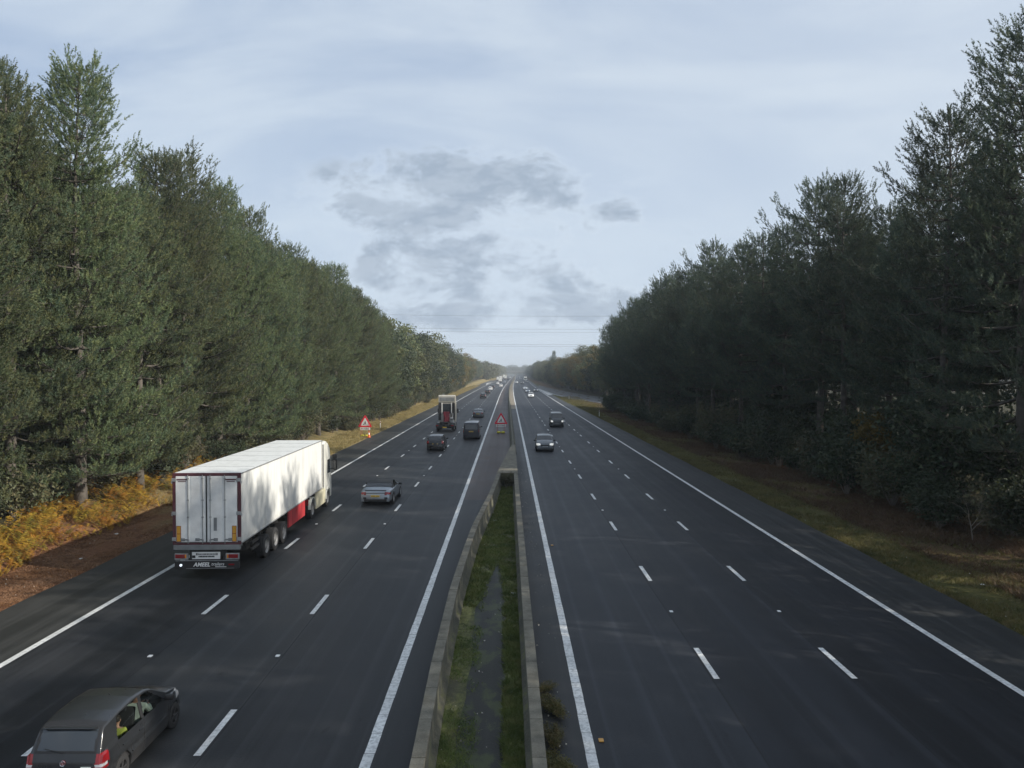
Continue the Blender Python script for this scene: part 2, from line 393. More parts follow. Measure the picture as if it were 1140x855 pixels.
class MB:
    def __init__(s): s.bm = bmesh.new()
    def box(s, c, size, bev=0.0, rot=None):
        r = bmesh.ops.create_cube(s.bm, size=1.0); vs_ = r['verts']
        for v in vs_: v.co = Vector((v.co.x * size[0], v.co.y * size[1], v.co.z * size[2]))
        if bev > 0:
            es = list({e for v in vs_ for e in v.link_edges})
            r2 = bmesh.ops.bevel(s.bm, geom=es, offset=min(bev, min(size) * .45), segments=2, profile=.6, affect='EDGES')
            vs_ = list({v for f in r2['faces'] for v in f.verts} | {v for v in vs_ if v.is_valid})
        mx = Matrix.Translation(Vector(c))
        if rot is not None: mx = mx @ rot
        for v in vs_: v.co = mx @ v.co
        return s
    def prism(s, pts, axis, a, b):
        """polygon pts extruded between a and b along axis (0,1,2)"""
        def mk(p, t):
            q = [p[0], p[1]]; q.insert(axis, t); return Vector(q)
        lo = [s.bm.verts.new(mk(p, a)) for p in pts]; hi = [s.bm.verts.new(mk(p, b)) for p in pts]
        n = len(pts)
        for i in range(n): s.bm.faces.new((lo[i], lo[(i + 1) % n], hi[(i + 1) % n], hi[i]))
        s.bm.faces.new(lo[::-1]); s.bm.faces.new(hi)
        return s
    def cyl(s, p0, p1, r0, r1=None, n=12, caps=True):
        return s.tube([p0, p1], [r0, r0 if r1 is None else r1], n, caps)
    def tube(s, pts, rad, n=8, caps=True):
        pts = [Vector(p) for p in pts]
        if isinstance(rad, (int, float)): rad = [rad] * len(pts)
        rings = []
        for i, p in enumerate(pts):
            d = (pts[min(i + 1, len(pts) - 1)] - pts[max(i - 1, 0)]).normalized()
            up = Vector((0, 0, 1)) if abs(d.z) < .9 else Vector((1, 0, 0))
            a = d.cross(up).normalized(); b = d.cross(a).normalized()
            rings.append([s.bm.verts.new(p + (a * math.cos(2 * math.pi * k / n) + b * math.sin(2 * math.pi * k / n)) * rad[i]) for k in range(n)])
        for i in range(len(rings) - 1):
            for k in range(n):
                s.bm.faces.new((rings[i][k], rings[i][(k + 1) % n], rings[i + 1][(k + 1) % n], rings[i + 1][k]))
        if caps:
            s.bm.faces.new(rings[0][::-1]); s.bm.faces.new(rings[-1])
        return s
    def lathe_x(s, prof, c, n=28):
        """profile (x offset, radius) turned about the x axis through c"""
        rings = []
        for (x, r) in prof:
            rings.append([s.bm.verts.new((c[0] + x, c[1] + r * math.cos(2 * math.pi * k / n), c[2] + r * math.sin(2 * math.pi * k / n))) for k in range(n)])
        for i in range(len(rings) - 1):
            for k in range(n):
                s.bm.faces.new((rings[i][k], rings[i][(k + 1) % n], rings[i + 1][(k + 1) % n], rings[i + 1][k]))
        return s
    def sphere(s, c, r, sc=(1, 1, 1), seg=14, rings=9, rot=None):
        m = Matrix.Translation(Vector(c))
        if rot is not None: m = m @ rot
        m = m @ Matrix.Diagonal((*sc, 1))
        bmesh.ops.create_uvsphere(s.bm, u_segments=seg, v_segments=rings, radius=r, matrix=m); return s
    def build(s, name, m=None, parent=None, smooth=False, angle=35):
        bmesh.ops.recalc_face_normals(s.bm, faces=s.bm.faces)
        me = bpy.data.meshes.new(name); s.bm.to_mesh(me); s.bm.free()
        if smooth:
            for p in me.polygons: p.use_smooth = True
            me.set_sharp_from_angle(angle=R(angle))
        return link(name, me, m, parent)

def text_mesh(name, txt, size, m, parent, loc, rot, depth=.004, shear=0.0, align='CENTER', bold=0.0):
    cu = bpy.data.curves.new(name, 'FONT'); cu.body = txt; cu.size = size; cu.extrude = depth; cu.align_x = align; cu.align_y = 'CENTER'
    cu.shear = shear; cu.offset = bold
    t = bpy.data.objects.new(name, cu); COL.objects.link(t)
    dg = bpy.context.evaluated_depsgraph_get(); dg.update()
    me = bpy.data.meshes.new_from_object(t.evaluated_get(dg)); bpy.data.objects.remove(t)
    me.transform(Matrix.Translation(Vector(loc)) @ rot.to_4x4())
    me.name = name
    return link(name, me, m, parent)
REAR_ROT = Matrix(((1, 0, 0), (0, 0, -1), (0, 1, 0)))   # text faces -Y, reads left to right along +X
FRONT_ROT = Matrix(((-1, 0, 0), (0, 0, 1), (0, 1, 0)))  # text faces +Y

# ------------------------------------------------------------ road alignment
def off(d):
    if d < 200: return 0.0
    if d < 450: return 2.3e-5 * (d - 200) ** 2
    return 2.3e-5 * 250 ** 2 + .0115 * (d - 450)
def terrain_z(x, y):
    def ss(a, b, v):
        t = min(1, max(0, (v - a) / (b - a))); return t * t * (3 - 2 * t)
    xr = x - off(y)
    z = -.06
    if xr < 0: z += 1.7 * ss(18.9, 27, -xr) + .05 * ss(16.7, 17.0, -xr)
    else: z += .8 * ss(19.5, 30, xr) * (1 - ss(150, 190, y) * (1 - ss(60, 90, xr))) + .04 * ss(15.4, 15.9, xr)
    return z
DS = list(np.arange(-30, 10, 5.0)) + list(np.arange(10, 60, 1.0)) + list(np.arange(60, 100, 5.0)) + list(np.arange(100, 450, 12.5)) + list(np.arange(450, 1751, 50.0))
def strip(name, m, x0, x1, z=0.0, d0=-30, d1=1750, follow=True, kind='structure', parent=None):
    """ribbon between lateral offsets (numbers or functions of d)"""
    ds = [d0] + [d for d in DS if d0 < d < d1] + [d1]
    f0 = x0 if callable(x0) else (lambda d: x0); f1 = x1 if callable(x1) else (lambda d: x1)
    v = []; f = []
    for d in ds:
        o = off(d) if follow else 0
        v += [(f0(d) + o, d, z), (f1(d) + o, d, z)]
    for i in range(len(ds) - 1): f.append((2 * i, 2 * i + 1, 2 * i + 3, 2 * i + 2))
    o = link(name, np_mesh(name, v, f), m, parent)
    if kind: tag(o, kind=kind)
    return o

# ground: one sheet to the horizon, finer near the road
gx = sorted(set([-3500, -1500, -700, -350, -180, -110, -70, -50, -40, -34] + list(np.arange(-30, -15.9, .8)) + [-15, -10, -4, 0, 4, 10, 15] + list(np.arange(15.4, 34, .8)) + [36, 42, 52, 72, 110, 180, 350, 700, 1500, 3500]))
gy = [-400, -150, -60] + list(np.arange(-30, 120, 3.0)) + list(np.arange(120, 460, 10.0)) + list(np.arange(460, 1700, 40.0)) + [1700, 2000, 2600, 4500]
vv = []; ff = []
for y in gy:
    for x in gx:
        xx = x + off(min(y, 1700))
        bumpz = 0.0
        if 17.2 < abs(x) < 60 and -30 <= y < 460: bumpz = .07 * math.sin(x * 1.7 + y * .6) * math.sin(y * .43 + x * .3)
        vv.append((xx, y, terrain_z(xx, y) + bumpz))
nx = len(gx)
for j in range(len(gy) - 1):
    for i in range(nx - 1):
        a = j * nx + i; ff.append((a, a + 1, a + nx + 1, a + nx))
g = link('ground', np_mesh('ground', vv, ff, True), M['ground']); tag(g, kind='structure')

# distant rise that closes the view behind the far woods
hv = []; hf = []
hxs = np.linspace(-2600, 2600, 90); hys = np.linspace(1750, 3400, 12)
for j, y in enumerate(hys):
    for x in hxs:
        t = math.sin(math.pi * min(1, j / 8) * .5)
        hv.append((x, y, -1 + t * (18 + 8 * math.sin(x * .0031 + 1) + 4 * math.sin(x * .011))))
for j in range(11):
    for i in range(89):
        a = j * 90 + i; hf.append((a, a + 1, a + 91, a + 90))
h = link('hills', np_mesh('hills', hv, hf, True), mat('hill_woodland', (.04, .05, .028), .95, var=.4, vscale=.02)); tag(h, kind='structure')

# carriageways
strip('road', M['asphalt_left'], -13.72, -2.75)
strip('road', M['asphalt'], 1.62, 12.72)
strip('hard_shoulder', M['shoulder_l'], lambda d: -16.7 + .05 * math.sin(d * .9), -13.72, z=.004)
strip('hard_shoulder', M['shoulder_r'], 12.72, lambda d: 15.4 + .05 * math.sin(d * .8) - .7 * min(1, max(0, (d - 120) / 80)), z=.004)
# left wall / right wall plan lines (cap centres)
LW = [(-30, -1.5), (0, -1.55), (13.2, -1.63), (17.7, -1.73), (24.2, -1.77), (29.6, -1.66), (34, -1.53), (38, -1.30), (43.2, -.98), (51.5, -.66)]
def lw(d): return float(np.interp(d, [p[0] for p in LW], [p[1] for p in LW]))
def rw(d): return float(np.interp(d, [-30, 13, 51.5, 71], [.55, .56, .50, .45]))
strip('central_reserve', M['asphalt_left'], -2.75, lambda d: lw(d) - .05, z=.004, d1=46)
strip('central_reserve', M['reserve'], -2.75, lambda d: lw(min(d, 51.5)) * (1 - min(1, max(0, (d - 51.5) / 20))) + .30 * min(1, max(0, (d - 51.5) / 20)), z=.004, d0=46)
strip('central_reserve', M['shoulder_r'], lambda d: .35, 1.62, z=.004, d1=159)
strip('central_reserve', M['sandy'], .35, 1.62, z=.004, d0=159)
strip('median_ground', M['median'], lambda d: lw(d) + .02, lambda d: rw(d) - .1, z=.01, d1=51.3)
strip('path', M['path'], lambda d: -1.06 + .05 * math.sin(d * .7) - .04 * math.cos(d * 2.3) + .62 * min(1, max(0, (d - 23) / 8)) ** 2,
      lambda d: -.06 + .04 * math.sin(d * 1.1 + 1) - .36 * min(1, max(0, (d - 21) / 10)) ** 2, z=.016, d1=31)
# slip roads
def poly_sheet(name, m, pts, z):
    bm = bmesh.new(); vs_ = [bm.verts.new((p[0], p[1], z)) for p in pts]; f = bm.faces.new(vs_)
    bmesh.ops.triangulate(bm, faces=[f]); bmesh.ops.recalc_face_normals(bm, faces=bm.faces)
    me = bpy.data.meshes.new(name); bm.to_mesh(me); bm.free()
    o = link(name, me, m); tag(o, kind='structure'); return o
SLIP_L = [(13.2, 345), (15.3, 255), (18.5, 215), (23, 188), (30, 165), (40, 145)]
SLIP_R = [(17.5, 430), (20.5, 345), (23.5, 281), (26, 250), (31, 215), (39, 185), (50, 160)]
poly_sheet('slip_road', M['shoulder_r'], SLIP_L + SLIP_R[::-1], .012)
poly_sheet('chevron_nose', mat('worn_white_hatching', (.42, .42, .41), .8, var=.3, vscale=.5), [(13.25, 345), (15.2, 256), (13.2, 248)], .02)
poly_sheet('slip_road', M['shoulder_l'], [(-16.0 + off(380), 380), (-22 + off(470), 470), (-25 + off(560), 560), (-22 + off(700), 700), (-16.2 + off(640), 640), (-16.2 + off(500), 500)], .012)
poly_sheet('chevron_nose', bpy.data.materials['worn_white_hatching'], [(-14.2 + off(430), 430), (-16.6 + off(500), 500), (-14.6 + off(560), 560)], .02)

# painted lines: one mesh each for the markings
lv = []; lf = []
def quad(x0, x1, d0, d1, z=.012):
    b = len(lv); o0, o1 = off(d0), off(d1)
    lv.extend([(x0 + o0, d0, z), (x1 + o0, d0, z), (x1 + o1, d1, z), (x0 + o1, d1, z)]); lf.append((b, b + 1, b + 2, b + 3))
def solid(xc, w, ribs):
    d = -10.0
    while d < 60 and ribs:
        quad(xc - w / 2 + .004 * math.sin(d * 3), xc + w / 2 + .004 * math.sin(d * 5), d, d + .86); d += .875
    d = d if ribs else -10.0
    while d < 1700:
        st = 8 if d < 500 else 40
        quad(xc - w / 2, xc + w / 2, d, d + st); d += st
solid(-13.62, .20, False); solid(-2.87, .22, True); solid(1.70, .22, True); solid(12.60, .20, False)
for xc in (-9.93, -6.40):
    d = 15.3 - 18
    while d < 1300: quad(xc - .075, xc + .075, d, d + 2.1); d += 9
for xc in (5.35, 8.90):
    d = 19.1 - 18
    while d < 1300: quad(xc - .075, xc + .075, d, d + 2.15); d += 9
# edge of slip roads
for (a, b) in list(zip(SLIP_L[:-1], SLIP_L[1:])):
    n = len(lv); w = .12
    lv.extend([(a[0] + .3, a[1], .024), (a[0] + .3 + 2 * w, a[1], .024), (b[0] + .3 + 2 * w, b[1], .024), (b[0] + .3, b[1], .024)]); lf.append((n, n + 1, n + 2, n + 3))
o = link('road_markings', np_mesh('road_markings', lv, lf), M['paint']); tag(o, kind='structure')
# dark longitudinal construction seams
sv = []; sf = []
def seam(xc, w, d0, d1):
    d = d0
    while d < d1:
        b = len(sv); e = min(d + 5, d1); j0 = .02 * math.sin(d * .9); j1 = .02 * math.sin(e * .9)
        sv.extend([(xc + j0 - w / 2, d, .006), (xc + j0 + w / 2, d, .006), (xc + j1 + w / 2, e, .006), (xc + j1 - w / 2, e, .006)]); sf.append((b, b + 1, b + 2, b + 3)); d = e
seam(-9.80, .03, 2, 120); seam(-6.28, .035, 2, 150); seam(5.22, .04, 2, 190); seam(8.78, .025, 2, 120)
o = link('road_seams', np_mesh('road_seams', sv, sf), M['seam']); tag(o, kind='structure')

# ------------------------------------------------------------ central walls
def wall(name, path, inner_sign, label, base_in=.12, top=.80, cap_h=.10, capw=.26, d0=-30, d1=51.5, step=1.5, close=False):
    """cast concrete wall following path(d) with coping units"""
    root = empty(name, (path(14), 14, 0), 0, label, 'concrete wall')
    ox, oy = path(14), 14
    ds = np.arange(d0, d1, 1.0).tolist() + [d1]
    sec = [(-.11, top), (-.13, 0), (.13 + 0, 0), (.11, top)] if inner_sign == 0 else None
    v = []; f = []
    for d in ds:
        x = path(d)
        so = -inner_sign
        pts = [(x + so * .12 * 1 + (off(d)), 0.0), (x + so * .10 + off(d), top), (x - so * .10 + off(d), top), (x - so * (.10 + base_in) + off(d), .0)]
        pts2 = [pts[0], pts[1], pts[2], (x - so * .115 + off(d), .22), (x - so * (.115 + base_in * .8) + off(d), .12), pts[3]]
        for p in pts2: v.append((p[0] - ox, d - oy, p[1]))
    k = 6
    for i in range(len(ds) - 1):
        for j in range(k - 1):
            a = i * k + j; f.append((a, a + 1, a + k + 1, a + k))
    # end caps
    e = len(ds) - 1
    f.append((0, 1, 2, 3)); f.append((0, 3, 4, 5)); b = e * k; f.append((b, b + 1, b + 2, b + 3)); f.append((b, b + 3, b + 4, b + 5))
    link('wall_panel', np_mesh('wall_panel', v, f), M['concrete'], root)
    mb = MB(); d = d0
    while d < d1 - .05:
        e = min(d + step, d1)
        a = Vector((path(d) + off(d) - ox, d - oy, 0)); c = Vector((path(e) + off(e) - ox, e - oy, 0))
        dv = (c - a); L = dv.length; an = math.atan2(dv.y, dv.x) - math.pi / 2
        mb.box(((a.x + c.x) / 2, (a.y + c.y) / 2, top + cap_h / 2 + random.uniform(-.004, .004)), (capw, L - .018, cap_h), .012, Matrix.Rotation(an + random.uniform(-.002, .002), 4, 'Z'))
        d = e
    mb.build('coping', M['coping'], root)
    return root
wall('concrete_wall', lw, 1, 'low bending concrete wall with pale coping along the left of the mossy strip')
wall('concrete_wall', rw, -1, 'straight low concrete wall with pale coping along the right of the mossy strip')
# solid concrete block that closes the pit, then the single barrier
root = empty('concrete_block', (0, 51.5, 0), 0, 'wedge-shaped concrete block where the two median walls meet', 'concrete block')
mb = MB(); mb.prism([(-.76, 51.52), (.61, 51.52), (.60, 71), (.32, 71)], 2, 0, .86); mb.bm.verts.ensure_lookup_table()
for v in mb.bm.verts: v.co.y -= 51.5
mb.build('block_body', M['concrete'], root)
mb = MB(); mb.prism([(-.80, 51.49), (.64, 51.49), (.63, 71.2), (.29, 71.2)], 2, .862, .93)
for v in mb.bm.verts: v.co.y -= 51.5
mb.build('cap_slab', M['coping'], root)
def single(d):
    return float(np.interp(d, [71, 88, 121, 181, 300], [.46, .44, .33, .20, .12]))
def barrier():
    root = empty('concrete_barrier', (single(75), 75, 0), 0, 'long slim concrete barrier running down the middle of the motorway', 'barrier')
    ds = [d for d in DS if 71.2 < d] ; ds = [71.25] + ds
    prof = [(-.30, 0), (-.30, .08), (-.17, .25), (-.10, .9), (.10, .9), (.17, .25), (.30, .08), (.30, 0)]
    v = []; f = []
    for d in ds:
        for p in prof: v.append((single(d) + off(d) + p[0] - single(75), d - 75, p[1]))
    for i in range(len(ds) - 1):
        for j in range(7):
            a = i * 8 + j; f.append((a, a + 1, a + 9, a + 8))
    f.append((0, 1, 2, 3)); f.append((0, 3, 4, 7)); f.append((4, 5, 6, 7))
    link('barrier_wall', np_mesh('barrier_wall', v, f), M['concrete'], root)
barrier()

# ------------------------------------------------------------ foliage generators
def tris_from(p0, p1, p2):
    n = len(p0); v = np.empty((n * 3, 3), np.float32); v[0::3] = p0; v[1::3] = p1; v[2::3] = p2
    return v, np.arange(n * 3, dtype=np.int32).reshape(-1, 3)
def unit(a): return a / np.maximum(np.linalg.norm(a, axis=1, keepdims=True), 1e-6)
def tufts_mesh(name, P, D, L, nn=13, nl=.15, nw=.024, g=None):
    """P positions, D directions, L lengths of shoots covered with needles"""
    n = len(P); P = np.repeat(P, nn, 0); D = np.repeat(D, nn, 0); L = np.repeat(L, nn)
    t = g.random(n * nn)
    ra = unit(g.normal(size=(n * nn, 3))); ra = unit(ra - (ra * D).sum(1, keepdims=True) * D)
    base = P + D * (L * t)[:, None]
    nd = unit(D * (.75 + .6 * t)[:, None] + ra * 1.0)
    side = unit(np.cross(nd, g.normal(size=(n * nn, 3))))
    ln = nl * (.8 + .5 * g.random(n * nn)) * (1.15 - .5 * t)
    w = nw * (.7 + .6 * g.random(n * nn))
    v, f = tris_from(base - side * w[:, None] * .5, base + side * w[:, None] * .5, base + nd * ln[:, None])
    return np_mesh(name, v, f)
def pine(seed, H, zc, Lmax, dens=1.0, droop=.0):
    g = np.random.default_rng(seed); rd = random.Random(seed)
    bark = MB()
    n = 14; r0 = .0125 * H + .03; ph = rd.random() * 6
    tp = [Vector((.18 * math.sin(i * .5 + ph) * i / n, .18 * math.cos(i * .43 + ph) * i / n, H * i / n - (.3 if i == 0 else 0))) for i in range(n + 1)]
    bark.tube(tp, [r0 * (1 - .93 * (i / n) ** .9) + (.05 if i == 0 else 0) for i in range(n + 1)], 9)
    def tr(z):
        t = min(n - .001, max(0, z / H * n)); i = int(t); return tp[i].lerp(tp[i + 1], t - i)
    P = []; D = []; L = []
    z = zc
    # dead snags under the crown
    zz = 1.6
    while zz < zc + 3:
        a = rd.random() * 6.28; l = rd.uniform(.6, 2.4); p = tr(zz)
        e = p + Vector((math.cos(a) * l, math.sin(a) * l, rd.uniform(-.5, .15)))
        bark.tube([p, (p + e) / 2 + Vector((0, 0, .1)), e], [.022, .015, .006], 4, False); zz += rd.uniform(.16, .4)
    while z < H - .25:
        t = (z - zc) / (H - zc)
        env = (min(1, .72 + t * 1.8) * (1 - t) ** .62 + .06)
        k = rd.choice([4, 5, 5, 6]) if t < .8 else 5
        a0 = rd.random() * 6.28
        for b in range(k):
            if t < .3 and rd.random() < .18: continue
            a = a0 + b * 6.283 / k + rd.uniform(-.35, .35)
            bl = Lmax * env * rd.uniform(.55, 1.18) * (1 + .22 * math.sin(a * 2 + ph + z * .55) + .12 * math.sin(a * 3 + z * 1.3))
            rise = (-.10 + .62 * t - droop + rd.uniform(-.08, .08))
            p = tr(z); out = Vector((math.cos(a), math.sin(a), 0)); lat = Vector((-out.y, out.x, 0))
            m = max(3, int(bl / .45)); pts = []
            for i in range(m + 1):
                s = i / m
                pts.append(p + out * (bl * s) + Vector((0, 0, bl * (rise * s + .28 * s * s - .10 * math.sin(s * 3.1)))) + lat * (bl * .06 * math.sin(s * 4 + a)))
            bark.tube(pts, [max(.007, (.016 + .011 * bl) * (1 - .85 * i / m)) for i in range(m + 1)], 4, False)
            start = .22 if t < .55 else .08
            # side twigs with shoots
            ns = max(5, int(bl * 7.4 * dens))
            for q in range(ns):
                s = start + (1 - start) * (q + rd.random()) / ns
                i = min(m - 1, int(s * m)); c = pts[i].lerp(pts[i + 1], s * m - i)
                sd_ = 1 if q % 2 else -1
                tl = (.30 + .34 * bl * (1 - s) + .22) * rd.uniform(.6, 1.2); tl = min(tl, 1.35)
                dirn = (out * rd.uniform(.45, 1.0) + lat * sd_ * rd.uniform(.5, 1.1) + Vector((0, 0, rd.uniform(-.04, .16)))).normalized()
                e = c + dirn * tl
                if tl > .5 and bl > 1.5: bark.tube([c, e], [.009, .004], 3, False)
                nt_ = max(2, int(tl / .27))
                for w in range(nt_):
                    ss_ = (w + 1) / nt_
                    pp = c.lerp(e, ss_) + Vector((rd.uniform(-.09, .09), rd.uniform(-.09, .09), rd.uniform(-.04, .06)))
                    dd = (dirn * rd.uniform(.4, 1.1) + Vector((rd.uniform(-.25, .25), rd.uniform(-.25, .25), rd.uniform(.6, 1.3)))).normalized()
                    P.append(pp); D.append(dd); L.append(rd.uniform(.34, .62))
            for w in range(3):
                P.append(pts[-1] - out * .12 * w); D.append((out * .5 + Vector((rd.uniform(-.3, .3), rd.uniform(-.3, .3), 1.6))).normalized()); L.append(rd.uniform(.55, .9))
        z += rd.uniform(.62, 1.12) * (1.0 if t < .7 else .62)
    for w in range(10):
        P.append(tr(H - .09 * w)); D.append(Vector((rd.uniform(-.3, .3), rd.uniform(-.3, .3), 1)).normalized()); L.append(.4)
    P = np.array([tuple(v) for v in P], np.float32); D = np.array([tuple(v) for v in D], np.float32); L = np.array(L, np.float32)
    bmesh.ops.recalc_face_normals(bark.bm, faces=bark.bm.faces)
    bme = bpy.data.meshes.new('trunk'); bark.bm.to_mesh(bme); bark.bm.free()
    for p in bme.polygons: p.use_smooth = True
    bme.materials.append(M['bark'])
    cme = tufts_mesh('crown', P, D, L, 30, .135, .040, g)
    return bme, cme
PINES = []
for (sd_, H, zc, Lm, dn) in [(11, 22, 2.2, 5.0, 1.0), (12, 21, 3.0, 4.7, 1.0), (13, 23.5, 4.2, 5.3, .95), (14, 20.5, 1.8, 5.3, 1.0), (15, 22.5, 8.5, 4.2, .85), (16, 22, 6.8, 5.0, .9), (17, 21.5, 5.6, 4.8, .9)]:
    bme, cme = pine(sd_, H, zc, Lm, dn); crowns = []
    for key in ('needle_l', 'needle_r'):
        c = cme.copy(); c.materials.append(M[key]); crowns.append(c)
    PINES.append((H, bme, crowns))
    print('pine', sd_, len(cme.polygons), file=__import__('sys').stderr)
def add_tree(kind, bme, cme, loc, sc, rz, label, group, cat):
    r = bpy.data.objects.new(kind, None); COL.objects.link(r); r.location = loc; r.rotation_euler = (0, 0, rz); r.scale = sc
    a = bpy.data.objects.new('trunk', bme); COL.objects.link(a); a.parent = r
    b = bpy.data.objects.new('crown', cme); COL.objects.link(b); b.parent = r
    tag(r, label, cat, group); return r

def broadleaf(seed, H, Rr, nclump=95, per=46, leaf=.30):
    g = np.random.default_rng(seed); rd = random.Random(seed)
    bark = MB(); th = H * .35
    bark.tube([(0, 0, -.2), (.1, .05, th * .5), (0, .1, th), (.1, 0, H * .7)], [.28, .2, .16, .05], 8)
    cs = []
    for i in range(nclump):
        u = unit(g.normal(size=(1, 3)))[0]; rr = g.random() ** .4
        c = np.array([u[0] * Rr * rr, u[1] * Rr * rr, H * .52 + u[2] * H * .46 * rr]); c[0] += .6 * math.sin(c[2]); cs.append(c)
        if i % 6 == 0: bark.tube([(0, .1, th * rd.uniform(.7, 1.3)), tuple((c * np.array([.5, .5, .85]))), tuple(c)], [.07, .05, .02], 4, False)
    cs = np.array(cs); crad = .75 + .6 * g.random(nclump)
    C = np.repeat(cs, per, 0); rad = np.repeat(crad * Rr * .26, per)
    u = unit(g.normal(size=(len(C), 3))) * (g.random(len(C)) ** .35)[:, None]
    P = C + u * rad[:, None] * np.array([1, 1, .72])
    nrm = unit(u + .5 * g.normal(size=u.shape)); a = unit(np.cross(nrm, g.normal(size=u.shape))); b = np.cross(nrm, a)
    s = leaf * (.6 + .8 * g.random(len(C)))[:, None]
    v, f = tris_from(P - a * s * .5, P + a * s * .5, P + b * s * .9)
    bme = bpy.data.meshes.new('trunk'); bark.bm.to_mesh(bme); bark.bm.free(); bme.materials.append(M['bark'])
    return bme, np_mesh('crown', v, f)
BROAD = []
for sd_, H, Rr in [(31, 15, 4.2), (32, 17, 5.0), (33, 13, 4.6)]:
    bme, cme = broadleaf(sd_, H, Rr, 120, 60, .34); d = {}
    for key in ('leaf_olive', 'leaf_dark', 'leaf_gold'):
        c = cme.copy(); c.materials.append(M[key]); d[key] = c
    BROAD.append((H, bme, d))
rt = random.Random(5)
def slip_excl(x, y, mrg=2.5):
    if y < 140 or y > 440: return False
    ys = [p[1] for p in SLIP_R[::-1]]; xs = [p[0] for p in SLIP_R[::-1]]
    ysl = [p[1] for p in SLIP_L[::-1]]; xsl = [p[0] for p in SLIP_L[::-1]]
    return np.interp(y, ysl, xsl) - mrg < x < np.interp(y, ys, xs) + mrg
def pine_label(side, row, d):
    pos = 'front' if row == 0 else 'rear'
    if side < 0:
        if d < 48: a = 'at the left edge of the photo above the golden bracken'
        elif d < 80: a = 'beside and beyond the white lorry, short of the left roadworks sign'
        elif d < 125: a = 'in the dark stand just past the left roadworks sign'
        else: a = 'in the far end of the left pine wall'
    else:
        if d < 30: a = 'outside the right edge, shading the carriageway'
        elif d < 52: a = 'among the tallest at the right edge of the photo'
        elif d < 85: a = 'in the middle of the right pine wall'
        elif d < 125: a = 'in the right pine wall abreast of the oncoming van'
        else: a = 'at the far end of the right pine wall before the slip road'
    n = 'dark pine' if side > 0 else 'green pine'
    lab = f'{"roadside" if row == 0 else "rear-row"} {n} {a}'
    return lab, f'{lab}s'.replace('pine', 'pines', 1)
npine = 0
def plant_pine(x, y, side, row, vi=None, scl=None):
    global npine
    if slip_excl(x, y): return
    if vi is None: vi = (rt.choice([0, 1, 3, 0, 2]) if row == 0 else rt.choice([2, 4, 1, 4])) if side < 0 else (rt.choice([5, 6, 1, 5, 2]) if row == 0 else rt.choice([4, 5, 6, 4]))
    H, bme, crowns = PINES[vi]
    s = scl if scl else rt.uniform(.88, 1.04)
    lab, grp = pine_label(side, row, y)
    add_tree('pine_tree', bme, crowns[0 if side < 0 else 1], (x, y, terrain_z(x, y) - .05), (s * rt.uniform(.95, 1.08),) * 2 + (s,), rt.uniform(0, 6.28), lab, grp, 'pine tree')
    npine += 1
# left wall of pines
y = 17.0
while y < 126:
    plant_pine(-22.9 + 1.3 * min(1, max(0, (y - 88) / 18)) + rt.uniform(-.9, .9), y, -1, 0, scl=rt.uniform(.94, 1.04) * float(np.interp(y, [17, 33, 36, 39, 42.5, 46, 51, 58, 69, 97, 122], [.86, .88, 1.03, 1.03, .88, .92, .96, .98, .94, .90, .82]))); y += rt.uniform(3.0, 4.4)
for row, (bx, sp, ymax) in enumerate([(-27.3, 4.6, 128), (-33, 5.6, 124), (-40, 7.5, 120)]):
    y = 19 + row * 4
    while y < ymax: plant_pine(bx + rt.uniform(-1.4, 1.4), y, -1, 1, scl=rt.uniform(.97, 1.10) * float(np.interp(y, [17, 55, 97, 122, 165], [.84, .90, .84, .76, .72]))); y += rt.uniform(sp * .8, sp * 1.2)
# right wall of pines; the first few stand outside the frame but shade the road
for y, vi, sc_ in ((1, 0, .9), (7, 1, .95), (12, 3, .95), (16.5, 2, .97), (20.5, 0, .96), (25, 2, .90), (29.5, 1, 1.0)):
    plant_pine(25 + rt.uniform(-1, 1.0), y, 1, 0, vi, sc_)
for (x, y, vi, s) in [(24.5, 35.6, 2, 1.02), (24.4, 41.8, 5, 1.0), (25.5, 48.0, 1, .80), (24.6, 55.0, 6, 1.0), (25.6, 61.5, 5, 1.04), (24.6, 66.5, 1, .97)]:
    plant_pine(x, y, 1, 0, vi, s)
y = 71.0
while y < 168:
    plant_pine(24.2 + rt.uniform(-1.2, .8) - .010 * (y - 60), y, 1, 0, scl=rt.uniform(.86, 1.02) * float(np.interp(y, [71, 95, 130, 168], [1, 1.02, .97, .84]))); y += rt.uniform(3.4, 4.8)
for row, (bx, sp, ymax) in enumerate([(29.5, 5.2, 160), (35, 6.5, 150), (42, 9, 140)]):
    y = 36 + row * 3
    while y < ymax: plant_pine(bx + rt.uniform(-1.4, 1.4), y, 1, 1, scl=rt.uniform(.80, .96) * float(np.interp(y, [36, 130, 165], [1, .92, .62]))); y += rt.uniform(sp * .8, sp * 1.2)
print('pines', npine)

